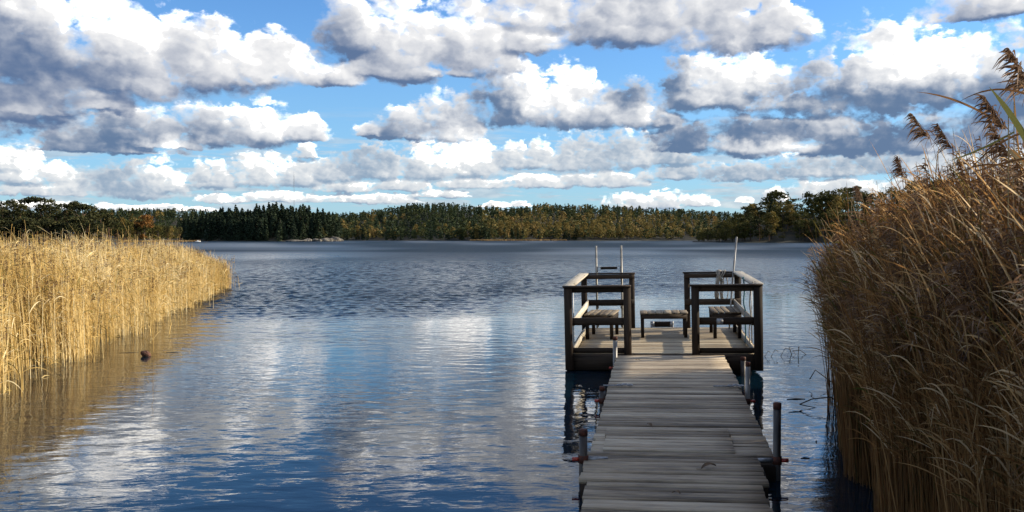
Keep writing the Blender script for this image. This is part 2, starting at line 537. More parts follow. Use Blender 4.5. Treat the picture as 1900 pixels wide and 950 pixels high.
M['rust'] = plain('rusty_cap', (.028, .010, .007), (.095, .028, .014), 30, 0.8, 0.1, 0.3)
M['red'] = plain('red_clamp_paint', (.18, .018, .012), (.34, .05, .03), 25, 0.5)
M['alu'] = plain('ladder_metal', (.15, .14, .12), (.30, .285, .245), 10, 0.5, 0.3)
M['steel'] = plain('grey_steel', (.16, .17, .18), (.34, .35, .36), 30, 0.45, 0.6)
M['rope'] = plain('pale_rope', (.16, .14, .11), (.38, .34, .28), 60, 0.9, 0, 0.5)
M['teal_rope'] = plain('teal_rope', (.02, .07, .08), (.05, .16, .18), 60, 0.9, 0, 0.5)
M['bark'] = plain('bark', (.03, .022, .016), (.11, .085, .065), 2.0, 0.9, 0, 0.4, stretch=(1, 1, .3))
M['pine_bark'] = plain('pine_bark', (.10, .055, .032), (.24, .13, .075), 2.0, 0.9, 0, 0.4, stretch=(1, 1, .3))
M['rock'] = plain('shore_rock', (.05, .045, .036), (.19, .17, .14), 0.35, 0.85, 0, 0.6)
M['ground'] = plain('forest_floor', (.012, .014, .007), (.045, .038, .02), 0.08, 0.95)
M['driftwood'] = plain('brown_stump', (.025, .011, .006), (.12, .055, .035), 20, 0.85, 0, 0.5)
M['dark_stick'] = plain('dark_stick', (.010, .008, .007), (.05, .04, .03), 20, 0.8)
M['boat_white'] = plain('boat_paint', (.72, .72, .70), (.82, .82, .80), 2, 0.35)
M['boat_dark'] = plain('boat_window', (.01, .012, .015), (.02, .025, .03), 2, 0.1)
M['dead_leaf'] = plain('dead_leaf', (.05, .028, .014), (.13, .075, .03), 30, 0.8)

# ------------------------------------------------------------------ the lake
def water_material():
    m, g, b, out = new_mat('lake_water')
    pos = g.node('ShaderNodeNewGeometry').outputs['Position']
    x, y, z = g.sep(pos)
    b.inputs['Base Color'].default_value = col(.002, .011, .020)
    b.inputs['IOR'].default_value = 1.35
    wind = attr(g, 'wind')
    # waves finer than the mesh holds make the wind-ruffled water a rough mirror
    fade = g.ramp(y, 20.0, 150.0, 0.12, 0.48)
    g._set(b.inputs['Roughness'], g.m('MULTIPLY_ADD', wind, fade, 0.015))
    g._set(b.inputs['Specular IOR Level'], g.ramp(wind, 0.0, 0.9, 0.55, 0.06, 'LINEAR'))
    r1 = g.noise(g.v('MULTIPLY', pos, (1.3, 3.2, 0.0)), 1.0, 3, 0.5, '2D', dist=0.5)
    r2 = g.noise(g.v('MULTIPLY', g.v('ADD', pos, (3.0, 7.0, 0.0)), (4.0, 10.0, 0.0)), 1.0, 3, 0.55, '2D', dist=0.3)
    lin = lambda a, c: g.ramp(wind, 0.0, 1.0, a, c, 'LINEAR')
    hgt = g.m('ADD', g.m('MULTIPLY', g.m('SUBTRACT', r1, 0.5), lin(0.0035, 0.026)), g.m('MULTIPLY', g.m('SUBTRACT', r2, 0.5), lin(0.0013, 0.012)))
    bm = g.node('ShaderNodeBump')
    bm.inputs['Strength'].default_value = 1.0
    bm.inputs['Distance'].default_value = 1.0
    g._set(bm.inputs['Height'], hgt)
    g.nt.links.new(bm.outputs[0], b.inputs['Normal'])
    return m

M['water'] = water_material()
S = 9000.0

def smooth_noise(X, Y, cell, seed):
    """value noise on a lattice of the given cell, 0..1"""
    r = np.random.default_rng(seed)
    T = r.random((64, 64))
    x, y = X / cell + 31.3, Y / cell + 17.7
    i, j = np.floor(x).astype(int), np.floor(y).astype(int)
    u, v = x - i, y - j
    u, v = u * u * (3 - 2 * u), v * v * (3 - 2 * v)
    g_ = lambda a, b: T[a % 64, b % 64]
    return (g_(i, j) * (1 - u) + g_(i + 1, j) * u) * (1 - v) + (g_(i, j + 1) * (1 - u) + g_(i + 1, j + 1) * u) * v

def lake():
    """one sheet: fine enough near the jetty to carry real waves, coarse towards the far shores"""
    us = np.concatenate([[-3000, -120, -12, -3, -1.3], np.linspace(-.80, .80, 1000), [1.3, 3, 12, 120, 3000]])
    ds = np.concatenate([[-40.0, 1.5, 3.0], np.geomspace(3.6, 150, 1650), [170, 220, 320, 500, 900, 1800, 4000, S]])
    U, D = np.meshgrid(us, ds, indexing='ij')
    X = U * np.maximum(D, 1.5)
    # gusts: the lee of the jetty and the reeds stays smooth
    n1 = smooth_noise(X * .55, D, 9.0, 1) * .6 + smooth_noise(X * .8, D, 3.1, 2) * .4
    edge = 20.0 + np.clip((X + 2.0) * 1.5, 0, 13) + 15.0 * (n1 - .5)
    w = np.clip((D - edge + 1.5) / 8.0, 0, 1)
    w = w * w * (3 - 2 * w)
    w = np.maximum(w, .75 * np.clip(1 - np.abs((D - 18.6 + 4 * (n1 - .5)) / 1.3), 0, 1) * np.clip((-1.5 - X) / 2, 0, 1) * np.clip((n1 - .35) * 5, 0, 1))
    w *= .62 + .38 * np.clip(smooth_noise(X * .5, D * .5, 11.0, 3) * 1.8 - .2, 0, 1)
    keep = np.clip((.80 - np.abs(U)) / .1, 0, 1) * np.clip((150 - D) / 40, 0, 1) * np.clip((D - 3.6) / 1.0, 0, 1)
    Z = np.zeros_like(X)
    r = np.random.default_rng(5)
    N = 76
    core = (slice(5, 1005), slice(3, 1653))
    Xc, Dc, A = X[core], D[core], ((.055 + .945 * w) * keep)[core]
    step = .0023 * Dc
    for i in range(N):
        lam = math.exp(r.uniform(math.log(.13), math.log(1.1)))
        th = math.radians(262) + r.normal(0, .72)
        k = 2 * PI / lam
        ph = (Xc * math.cos(th) + Dc * math.sin(th)) * k + r.uniform(0, 2 * PI)
        res = np.clip((lam / step - 2.2) / 2.0, 0, 1)
        slope = .175 * math.sqrt(2 / N) * (1.0 if lam < .8 else .6)
        Z[core] += A * res * slope / k * (np.sin(ph) + .18 * np.cos(2 * ph))
    n, m_ = len(us), len(ds)
    V = np.stack([X, D, Z], 2).reshape(-1, 3)
    i = np.arange(n - 1)[:, None] * m_
    j = np.arange(m_ - 1)[None, :]
    a = (i + j).ravel()
    Fq = np.stack([a, a + m_, a + m_ + 1, a + 1], 1)
    o = mesh_np('water', V, Fq, M['water'], smooth=True)
    at_ = o.data.attributes.new('wind', 'FLOAT', 'POINT')
    at_.data.foreach_set('value', w.astype(np.float32).ravel())
    return o
tag(lake(), kind='structure')
bed = mesh_np('ground', [(-S, -S, -1.4), (S, -S, -1.4), (S, S, -1.4), (-S, S, -1.4)], [(0, 1, 2, 3)], M['ground'])
tag(bed, kind='structure')

# ------------------------------------------------------------------ the shores
def ux(px):
    return (px - W_PX / 2) / F_PX

class Land:
    """a stretch of wooded shore: for bearings across it, the distance of the waterline and the height of the ground behind"""
    def __init__(self, name, pts, ridge, depth, tree_h, step=8.0):
        self.px = np.array([p[0] for p in pts], float)
        self.d = np.array([p[1] for p in pts], float)
        self.ridge = ridge
        self.depth = depth
        top = np.array([p[2] for p in pts], float)
        self.h = np.maximum((HORIZON - top) / F_PX * (self.d + ridge) + CAM_H - tree_h, 0.6)
        xs = np.arange(self.px[0], self.px[-1] + .1, step)
        fr = [-12.0, 0.0, 4.0, ridge * .25, ridge * .5, ridge * .75, ridge, ridge * 1.4, depth]
        V = []
        for x in xs:
            for t in fr:
                X, Y, Z = self.at(x, t)
                V.append((X, Y, Z))
        k = len(fr)
        Fq = [(i * k + j, (i + 1) * k + j, (i + 1) * k + j + 1, i * k + j + 1) for i in range(len(xs) - 1) for j in range(k - 1)]
        o = mesh_np(name, V, Fq, M['ground'], smooth=True)
        tag(o, kind='structure')
    def shore(self, px):
        d = np.interp(px, self.px, self.d)
        return d + 5 * np.sin(px * .021) + 3 * np.sin(px * .067 + 1)
    def z(self, px, t):
        h = np.interp(px, self.px, self.h)
        s = np.clip(t / self.ridge, 0, 1)
        s = s * s * (3 - 2 * s) * .75 + s * .25
        return np.where(t <= 0, -0.9 * np.minimum(-t / 6.0, 1.2), 0.5 * np.minimum(t / 3.0, 1) + h * s)
    def at(self, px, t):
        Y = self.shore(px) + t
        return ux(px) * Y, Y, float(self.z(px, t))

far = Land('hill', [(-700, 880, 392), (-100, 880, 390), (215, 880, 389), (330, 900, 388), (420, 920, 392), (640, 900, 396), (700, 880, 390), (760, 860, 379), (830, 820, 377), (900, 800, 384), (950, 820, 386),
                    (1010, 850, 378), (1060, 865, 381), (1150, 880, 383), (1250, 900, 388), (1340, 920, 394), (1500, 920, 396), (1700, 900, 386), (2600, 880, 386)], 260, 900, 10.5)
prom = Land('promontory', [(325, 690, 404), (380, 660, 394), (440, 645, 390), (500, 640, 384), (560, 640, 386), (600, 645, 392), (632, 660, 402)], 45, 90, 14)
pinehead = Land('headland', [(-500, 420, 372), (-60, 420, 372), (0, 420, 373), (110, 425, 378), (180, 440, 386), (235, 480, 404), (300, 520, 420), (345, 560, 434)], 60, 160, 14)
right = Land('headland', [(1285, 470, 440), (1310, 455, 424), (1345, 445, 406), (1390, 436, 386), (1440, 430, 368), (1500, 425, 364), (1560, 415, 356), (1640, 400, 348), (1760, 380, 338), (1900, 360, 332), (2500, 330, 330)], 70, 220, 12)
# ------------------------------------------------------------------ trees
def quads(P, size, rnd, out=None, bias=0.0, droop=0.0):
    """leaf clumps: one small four-cornered face at each point, turned at random"""
    n = len(P)
    a = rnd.normal(size=(n, 3))
    if out is not None:
        a = a * (1 - bias) + out * bias
    a /= np.linalg.norm(a, axis=1, keepdims=True) + 1e-9
    b = rnd.normal(size=(n, 3))
    b -= (b * a).sum(1, keepdims=True) * a
    b /= np.linalg.norm(b, axis=1, keepdims=True) + 1e-9
    c = np.cross(a, b)
    s = np.asarray(size).reshape(-1, 1) * rnd.uniform(.6, 1.3, (n, 1))
    k = rnd.uniform(.45, 1.0, (n, 4, 1))
    cor = np.stack([b * s, c * s * .8, -b * s, -c * s * .8], 1) * k
    V = (P[:, None, :] + cor).reshape(-1, 3)
    Fq = np.arange(n * 4).reshape(n, 4)
    return V, Fq

def crown_points(kind, n, rnd):
    """points of a crown of height 1 and the outward direction at each"""
    if kind == 'spruce':
        z = 1 - rnd.uniform(0, 1, n) ** 0.75 * .93
        lay = np.round(z * 13) / 13 + rnd.normal(0, .012, n)
        z = np.where(rnd.random(n) < .7, lay, z)
        a = rnd.uniform(0, 2 * PI, n)
        lob = 1 + .25 * np.sin(a * 3 + rnd.uniform(0, 6)) + .18 * np.sin(a * 5 + z * 20)
        R = .19 * (np.clip(1 - z, 0, 1)) ** .85 * lob + .006
        r = R * rnd.uniform(.25, 1, n) ** .5
        P = np.stack([r * np.cos(a), r * np.sin(a), z - r * .45], 1)
        O = np.stack([np.cos(a), np.sin(a), np.full(n, .35)], 1)
        return P, O
    if kind == 'pine':
        k = rnd.integers(9, 13)
        cz = rnd.uniform(.34, .93, k)
        ca = rnd.uniform(0, 2 * PI, k)
        cr = rnd.uniform(.03, .19, k) * (1.25 - cz) * 1.9
        cen = np.stack([cr * np.cos(ca), cr * np.sin(ca), cz], 1)
        cen[0] = (0, 0, .92)
        rad = np.stack([rnd.uniform(.11, .19, k)] * 2 + [rnd.uniform(.08, .13, k)], 1)
    elif kind == 'birch':
        k = rnd.integers(9, 12)
        cz = np.linspace(.25, .93, k)
        ca = rnd.uniform(0, 2 * PI, k)
        cr = rnd.uniform(.02, .12, k) * np.sin(cz * PI * .9 + .2)
        cen = np.stack([cr * np.cos(ca), cr * np.sin(ca), cz], 1)
        s = np.sin(np.clip(cz, .2, .95) * PI)
        rad = np.stack([.08 + .10 * s, .08 + .10 * s, np.full(k, .10)], 1)
    else:
        k = rnd.integers(12, 17)
        cz = rnd.uniform(.14, .90, k)
        ca = rnd.uniform(0, 2 * PI, k)
        wid = np.sqrt(np.clip(1 - ((cz - .5) / .5) ** 2, 0.05, 1))
        cr = rnd.uniform(.1, .30, k) * wid
        cen = np.stack([cr * np.cos(ca), cr * np.sin(ca), cz], 1)
        cen[0] = (0, 0, .88)
        rad = np.stack([rnd.uniform(.11, .19, k)] * 2 + [rnd.uniform(.09, .13, k)], 1)
    i = rnd.integers(0, len(cen), n)
    o = rnd.normal(size=(n, 3))
    o /= np.linalg.norm(o, axis=1, keepdims=True)
    o[:, 2] = np.where(o[:, 2] < -.4, -o[:, 2] * .5, o[:, 2])
    P = cen[i] + o * rad[i] * rnd.uniform(.55, 1.08, (n, 1))
    return P, o

SIZE = {'spruce': .034, 'pine': .036, 'birch': .036, 'broadleaf': .042}

def crown(kind, n, seed, fat=1.0):
    rnd = np.random.default_rng(seed)
    P, O = crown_points(kind, n, rnd)
    return quads(P, np.full(n, SIZE[kind] * fat), rnd, O, .45)

# far wood: one mass of many crowns
M['forest'] = foliage('far_wood', [(0.0, (.014, .024, .014)), (.25, (.028, .044, .020)), (.45, (.055, .068, .024)), (.60, (.10, .095, .027)), (.75, (.165, .130, .040)), (.9, (.22, .165, .055)), (1, (.20, .115, .04))], .05, .2)

def wood_mass(name, spots, mat):
    """spots: x, y, z, height, kind, tone; all crowns of a far wood in one mesh"""
    protos = {}
    for kd in ('spruce', 'pine', 'birch', 'broadleaf'):
        protos[kd] = [crown(kd, 80, 100 + i, 2.5) for i in range(6)]
    Vs, Fs, Rs, n = [], [], [], 0
    for (x, y, z, h, kd, tone) in spots:
        V, Fq = protos[kd][random.randrange(6)]
        a = random.uniform(0, 2 * PI)
        c, s = math.cos(a), math.sin(a)
        wd = h * random.uniform(.85, 1.2) * (1.15 if kd == 'birch' else 1.0)
        W = np.empty_like(V)
        W[:, 0] = (V[:, 0] * c - V[:, 1] * s) * wd + x
        W[:, 1] = (V[:, 0] * s + V[:, 1] * c) * wd + y
        W[:, 2] = V[:, 2] * h + z - .04 * h
        Vs.append(W)
        Fs.append(Fq + n)
        n += len(V)
        Rs.append(np.clip(tone + rng.normal(0, .05, len(Fq)), 0, 1))
    o = mesh_np(name, np.concatenate(Vs), np.concatenate(Fs), mat, np.concatenate(Rs))
    return o

def gold_chance(px, t):
    """where the birches stand on the far hill"""
    bands = ((690, 40, .35), (930, 45, .75), (1010, 60, .7), (1130, 60, .8), (1200, 60, .55), (1330, 110, .6), (240, 60, .55), (620, 40, .3), (1420, 60, .5))
    g_ = .05
    for c, w_, a in bands:
        g_ += a * math.exp(-((px - c) / w_) ** 2)
    return g_ * (.75 if t < 170 else .18)

spots = []
for _ in range(7600):
    px = random.uniform(-330, 2150)
    t = 320 * random.random() ** 1.15
    X, Y, Z = far.at(px, t + 2)
    if random.random() < gold_chance(px, t):
        spots.append((X, Y, Z, random.uniform(8, 13), 'birch', random.uniform(.62, .92)))
    else:
        kd = 'spruce' if random.random() < (.62 if t > 120 else .38) else random.choice(('pine', 'broadleaf'))
        h = random.uniform(9, 13.5) if kd == 'spruce' else random.uniform(8, 12.5)
        spots.append((X, Y, Z, h, kd, random.uniform(.05, .40) if kd == 'spruce' else random.uniform(.2, .5)))
tag(wood_mass('forest', spots, M['forest']), kind='stuff', label='mixed autumn wood covering the low hill across the lake', cat='forest')

M['spruce'] = foliage('spruce_needles', [(0, (.010, .018, .012)), (.5, (.020, .034, .018)), (1, (.042, .055, .024))], .2, .12, True, False)
M['pine'] = foliage('pine_needles', [(0, (.016, .020, .008)), (.5, (.042, .044, .015)), (1, (.085, .078, .026))], .25, .15, True, False)
M['broad'] = foliage('autumn_green_leaves', [(0, (.020, .026, .008)), (.45, (.055, .056, .014)), (.8, (.10, .085, .020)), (1, (.15, .105, .026))], .2, .25, True, False)
M['gold'] = foliage('golden_leaves', [(0, (.08, .06, .018)), (.5, (.17, .125, .035)), (1, (.25, .185, .055))], .2, .3, True, False)
M['rustleaf'] = foliage('rusty_leaves', [(0, (.09, .045, .014)), (.5, (.19, .09, .024)), (1, (.27, .14, .036))], .2, .3, True, False)

def trunk_mesh(kind, seed):
    r = random.Random(seed)
    mb = MB()
    top = {'spruce': .93, 'pine': .90, 'birch': .88, 'broadleaf': .72}[kind]
    base = {'spruce': .016, 'pine': .018, 'birch': .014, 'broadleaf': .026}[kind]
    pts, x, y = [], 0.0, 0.0
    for i in range(7):
        pts.append((x, y, -.03 + (top + .03) * i / 6))
        x += r.gauss(0, .006)
        y += r.gauss(0, .006)
    mb.tube(pts, [base * (1 - .85 * i / 6) for i in range(7)], 6)
    if kind != 'spruce':
        for i in range(8):
            z = r.uniform(.35, .85) * top
            a = r.uniform(0, 2 * PI)
            l = r.uniform(.10, .24)
            q = (math.cos(a) * l, math.sin(a) * l, z + l * r.uniform(.3, .9))
            mb.tube([(0, 0, z), (q[0] * .5, q[1] * .5, z + (q[2] - z) * .4), q], [base * .4, base * .25, base * .1], 4, cap=False)
    o = mb.build('trunk', M['pine_bark'] if kind == 'pine' else M['bark'])
    me = o.data
    bpy.data.objects.remove(o)
    return me

_proto = {}
def tree(name, kind, mat, loc, h, label, group, n=520, fat=1.0, cat='tree', wide=1.0):
    key = (kind, mat, n)
    if key not in _proto:
        _proto[key] = []
        for i in range(5):
            V, Fq = crown(kind, n, hash_seed(kind) + i, fat)
            _proto[key].append((mesh_np('crown', V, Fq, M[mat], link=False), trunk_mesh(kind, hash_seed(kind) + i)))
    cm, tm = random.choice(_proto[key])
    root = thing(name, label, cat, loc, random.uniform(0, 2 * PI), group)
    root.scale = (h * wide, h * wide, h)
    for nm, me in (('trunk', tm), ('crown', cm)):
        o = bpy.data.objects.new(nm, me)
        C.objects.link(o)
        o.parent = root
    return root

def hash_seed(k):
    return {'spruce': 11, 'pine': 31, 'birch': 51, 'broadleaf': 71}[k]

# spruces on the dark promontory in the middle distance
for i in range(190):
    px = 332 + 298 * ((i + random.random()) / 190)
    t = 3 + 60 * random.random() ** 1.3
    p = prom.at(px, t)
    h = random.uniform(11, 18) * (0.75 if px > 612 or px < 350 else 1)
    tree('spruce_tree', 'spruce', 'spruce', p, h, 'dark spruce crowded with its neighbours on the promontory in the middle of the far shore', 'spruces on the promontory', n=520, fat=1.45, wide=1.35)
for px, t, h, lab in ((598, 6, 9, 'low rounded olive tree at the foot of the promontory just above its pale rocks'), (345, 4, 8, 'pale olive tree at the left end of the dark spruce promontory')):
    tree('broadleaf_tree', 'broadleaf', 'broad', prom.at(px, t), h, lab, None)

# pines on the left headland
UNIQ = {3: 'tallest broad pine above the left reed bed', }
pines = [(-95, 30, 17), (-60, 24, 18), (-25, 40, 17), (5, 22, 17.5), (22, 46, 15), (38, 26, 16), (58, 34, 18.5), (75, 30, 19), (92, 44, 17), (104, 22, 16), (124, 30, 16.5), (140, 36, 17), (156, 24, 17), (172, 30, 16), (188, 26, 15), (203, 20, 13.5)]
for px, t, h in pines:
    tree('pine_tree', 'pine', 'pine', pinehead.at(px, t), h * 1.0, 'broad olive green pine rising over the left reed bed', 'pines on the left headland', n=900, wide=1.15)
for i in range(60):
    px = random.uniform(-120, 215)
    tree('pine_tree', 'broadleaf', 'pine', pinehead.at(px, random.uniform(3, 16)), random.uniform(6, 12), 'lower shaded pine filling the wood beneath the tall pines on the left headland', 'understorey pines on the left headland', n=520, fat=1.4, wide=1.2)
for i in range(44):
    px = 212 + 125 * random.random()
    kd, mt = random.choice((('broadleaf', 'broad'), ('broadleaf', 'broad'), ('birch', 'gold'), ('pine', 'pine')))
    tree('mixed_tree', kd, mt, pinehead.at(px, random.uniform(4, 50)), random.uniform(7, 11) * (1.15 if px < 270 else .9), 'small olive or golden tree between the left pines and the dark promontory', 'low mixed trees right of the left pines', n=420, fat=1.2)
tree('rusty_tree', 'broadleaf', 'rustleaf', pinehead.at(268, 3), 15, 'rounded rust orange tree standing out right of the left pines', None, n=900)
tree('golden_tree', 'birch', 'gold', pinehead.at(318, 3), 9, 'yellow green birch just left of the dark spruce promontory', None, n=700)

# golden trees scattered along the far shore, and the bushy point with its reed meadow
for px, t, h in ((664, 12, 13), (689, 25, 12), (735, 6, 9), (772, 30, 12), (826, 45, 11), (930, 18, 14), (945, 40, 14), (962, 22, 13), (978, 36, 14), (1003, 20, 13), (1020, 34, 14), (1036, 22, 15), (1052, 40, 13),
                 (1085, 14, 15), (1100, 26, 16), (1112, 12, 14), (1128, 22, 13), (1148, 10, 12), (1162, 16, 11), (1078, 8, 10), (1172, 8, 9), (1200, 45, 13), (1222, 60, 12), (1250, 70, 12), (1278, 64, 12), (640, 60, 11)):
    tree('golden_birch', 'birch', 'gold', far.at(px, t), h * 1.15, 'golden autumn birch standing out against the dark far shore', 'golden birches along the far shore', n=420, fat=1.4, wide=1.25)
for px, t, h in ((852, 6, 11), (868, 10, 14), (884, 5, 13), (898, 8, 15), (910, 3, 11), (917, 2, 7)):
    tree('olive_tree', 'broadleaf', 'broad', far.at(px, t), h, 'bushy olive tree on the low point left of the far pale reed meadow', 'bushy trees on the far point', n=520, fat=1.2)

# broadleaved wood on the right headland
rt = [(1392, 8, 13, 'broad', 'low dark tree at the tip of the right headland'), (1440, 40, 19, 'broad', 'tall dark leafy tree with an open crown, highest where the right headland steps up'),
      (1432, 30, 18, 'spruce', 'pointed dark spruce among leafy trees at the left end of the right headland'), (1468, 28, 14, 'gold', 'rounded yellow tree in the middle of the right headland'),
      (1500, 45, 17, 'broad', None), (1530, 40, 18, 'broad', None), (1555, 45, 17, 'broad', None)]
for px, t, h, mt, lab in rt:
    kd = 'spruce' if mt == 'spruce' else ('birch' if mt == 'gold' else 'broadleaf')
    tree('headland_tree', kd, mt, right.at(px, t), h, lab or 'tall olive leafy tree on the crest of the right headland', None if lab else 'tall leafy trees on the right headland crest', n=900, wide=1.1)
for i in range(240):
    px = 1296 + 560 * random.random() ** 1.25
    t = 3 + 80 * random.random() ** 1.5
    X, Y, Z = right.at(px, t)
    h = random.uniform(8, 15) * min(1, (px - 1262) / 110) * (.75 if t < 10 else 1)
    kd, mt = random.choice((('broadleaf', 'broad'),) * 6 + (('birch', 'gold'), ('pine', 'pine')))
    tree('headland_tree', kd, mt, (X, Y, Z), h, 'dark olive or yellowing tree in the dense wood of the right headland', 'dense wood on the right headland', n=520, fat=1.3, wide=1.1)

# pale rocks under the promontory
def rock(loc, s, label, group):
    bm = bmesh.new()
    bmesh.ops.create_icosphere(bm, subdivisions=3, radius=1)
    r = random.Random(loc[0])
    ph = [r.uniform(0, 6) for _ in range(9)]
    for v in bm.verts:
        n = v.co.copy()
        k = 1 + .14 * math.sin(n.x * 3 + ph[0]) * math.sin(n.y * 3.4 + ph[1]) + .12 * math.sin(n.z * 5 + ph[2] + n.x * 4) + .06 * math.sin(n.y * 11 + ph[3])
        v.co = Vector((n.x * s[0], n.y * s[1], n.z * s[2])) * k
    me = bpy.data.meshes.new('rock')
    bm.to_mesh(me)
    bm.free()
    me.materials.append(M['rock'])
    o = bpy.data.objects.new('rock', me)
    C.objects.link(o)
    o.location = loc
    o.rotation_euler = (0, 0, r.uniform(0, 6))
    return tag(o, label, 'rock', group)
for px, t, s, lab in ((622, -2, (4.6, 4, 3.4), 'tall pale rock face at the right end of the spruce promontory'), (606, -3, (4.5, 3.5, 2.4), 'broad grey rock beside the tall pale rock face'),
                      (588, -3, (6, 3.5, 1.9), 'long low grey rock left of the broad one under the spruces'), (572, -4, (4.5, 3, 1.8), 'smaller grey rock under the spruces, between the long rock and the flat ledge'), (550, -5, (7, 3, 1.0), 'flat rock ledge barely above the lake, leftmost of the shore rocks'),
                      (630, -6, (3, 2, 1.5), 'small pale boulder at the waterline right of the tall rock face')):
    X, Y, Z = prom.at(px, t)
    rock((X, Y, .2), s, lab, 'rocks under the promontory')

# pale reed meadow low on the far shore and by the left bay
M['far_reed'] = foliage('far_reeds', [(0, (.15, .10, .045)), (1, (.32, .22, .10))], .3, .2, False, True)
def far_reeds(px0, px1, land, off, n, h):
    px = rng.uniform(px0, px1, n)
    d = np.array([float(land.shore(p)) for p in px]) + off + rng.uniform(-3, 3, n)
    X = ux(px) * d
    H = rng.uniform(.6, 1.1, n) * h
    W = rng.uniform(.25, .5, n)
    A = rng.uniform(0, PI, n)
    cx, cy = np.cos(A) * W, np.sin(A) * W
    z0 = np.full(n, -.1)
    V = np.stack([np.stack([X - cx, d - cy, z0], 1), np.stack([X + cx, d + cy, z0], 1), np.stack([X + cx * .3, d + cy * .3, H], 1), np.stack([X - cx * .3, d - cy * .3, H], 1)], 1).reshape(-1, 3)
    o = mesh_np('far_reeds', V, np.arange(n * 4).reshape(n, 4), M['far_reed'], rng.random(n))
    return o
tag(far_reeds(872, 1052, far, -7, 2600, 1.3), 'pale straw reed meadow at the waterline of the far shore', 'reeds', kind='stuff')
tag(far_reeds(225, 372, pinehead, -7, 1500, 1.0), 'pale straw reeds at the waterline behind the left reed bed', 'reeds', kind='stuff')

# radio mast far behind the hill, and a small white boat
mast = thing('radio_mast', 'thin lattice radio mast standing above the spruce wood', 'mast', (ux(546) * 1500, 1500, 18))
mb = MB()
for k in range(3):
    a = 2 * PI * k / 3
    mb.tube([(math.cos(a) * .5, math.sin(a) * .5, 0), (math.cos(a) * .5, math.sin(a) * .5, 90)], .09, 4)
for i in range(60):
    for k in range(3):
        a, b2 = 2 * PI * k / 3, 2 * PI * (k + 1) / 3
        z = i * 1.5
        mb.tube([(math.cos(a) * .5, math.sin(a) * .5, z), (math.cos(b2) * .5, math.sin(b2) * .5, z + 1.5)], .05, 3, cap=False)
mb.build('lattice_tower', M['steel'], mast)
MB().tube([(0, 0, 90), (0, 0, 97)], .12, 5).build('antenna', M['steel'], mast)
boat = thing('motorboat', 'tiny white motorboat lying by the far reeds', 'boat', (ux(367) * 520, 520, 0), 0.15)
boat.scale = (.55, .55, .55)
hull = MB()
P, L = [], [(-2.6, .9, .05), (-1, 1.05, .0), (.8, 1.0, .05), (2.0, .6, .15), (2.9, .05, .35)]
for x, hw, z in L:
    P += [(x, -hw, .75 + z), (x, -hw * .6, -.25 + z), (x, hw * .6, -.25 + z), (x, hw, .75 + z)]
Fq = [(i * 4 + j, i * 4 + j + 1, i * 4 + j + 5, i * 4 + j + 4) for i in range(4) for j in range(3)] + [(3, 2, 1, 0), (16, 17, 18, 19)] + [(i * 4 + 3, i * 4, i * 4 + 4, i * 4 + 7) for i in range(4)]
hull.add(P, Fq)
hull.build('hull', M['boat_white'], boat)
MB().hexa([(-.9, -.7, .8), (1.2, -.7, .8), (1.2, .7, .8), (-.9, .7, .8), (-.7, -.6, 1.7), (.5, -.6, 1.7), (.5, .6, 1.7), (-.7, .6, 1.7)]).build('cabin', M['boat_white'], boat)
MB().hexa([(.63, -.6, 1.1), (1.15, -.6, .95), (1.15, .6, .95), (.63, .6, 1.1), (.55, -.52, 1.6), (.60, -.52, 1.6), (.60, .52, 1.6), (.55, .52, 1.6)]).build('windscreen', M['boat_dark'], boat)
# ------------------------------------------------------------------ the jetty (built in its own frame: x across, y along, z up from the deck)
HEAD, SLOPE, ROLL = math.radians(9.0), math.atan(0.022), math.radians(1.1)
JO = Vector((2.126, 12.5, 0.2705))
jb = Vector((math.sin(HEAD) * math.cos(SLOPE), math.cos(HEAD) * math.cos(SLOPE), math.sin(SLOPE)))
ja = Vector((math.cos(HEAD), -math.sin(HEAD), 0))
jn = ja.cross(jb)
ja, jn = ja * math.cos(ROLL) + jn * math.sin(ROLL), jn * math.cos(ROLL) - ja * math.sin(ROLL)
JM = Matrix((ja, jb, jn)).transposed().to_4x4()
JM.translation = JO

def jpos(a, b, c=0.0):
    return JO + ja * a + jb * b + jn * c

def jthing(name, label, cat, a=0.0, b=0.0, c=0.0, rotz=0.0, group=None):
    o = thing(name, label, cat, group=group)
    o.matrix_world = JM @ Matrix.Translation((a, b, c)) @ Matrix.Rotation(rotz, 4, 'Z')
    return o

PW = 0.118
def decking(x0, x1, y0, y1, zt=0.0, th=0.034, w=PW, gap=0.008, ragged=0.006, wob=0.0025, miss=()):
    mb = MB()
    n = max(1, round((y1 - y0) / w))
    s = (y1 - y0) / n
    for i in range(n):
        a = y0 + i * s
        gg = gap * random.uniform(.6, 1.7)
        mb.plank(x0 + random.gauss(0, ragged), x1 + random.gauss(0, ragged), a + gg / 2, a + s - gg / 2, zt - th, zt + random.gauss(0, .0022), wob=wob)
    return mb

# --- platform
PX0, PX1, PY1 = -1.36, 1.36, 2.96
plat = jthing('bathing_platform', 'square wooden platform with tan boards at the end of the jetty', 'platform')
decking(PX0 + .03, PX1 - .03, 0.02, PY1, 0.0, .032, .14, .007).build('deck_boards', M['platform'], plat)
mb = MB()
mb.plank(PX0, PX1, -.038, -.004, -.235, -.012)
mb.build('front_fascia', M['brown_rail'], plat)
mb = MB()
mb.box(PX0 - .004, PX0 + .026, .0, PY1, -.235, -.035)
mb.box(PX1 - .026, PX1 + .004, .0, PY1, -.235, -.035)
mb.box(PX0 + .03, PX1 - .03, PY1 - .04, PY1 - .004, -.235, -.036)
mb.build('side_fascia', M['brown'], plat)
mb = MB()
for a in (-.9, .9):
    mb.box(a - .32, a + .32, .07, PY1 - .1, -.42, -.04, cham=.04)
mb.box(-.55, .55, .09, .2, -.30, -.05)
mb.build('floats', M['black'], plat)
mb = MB()
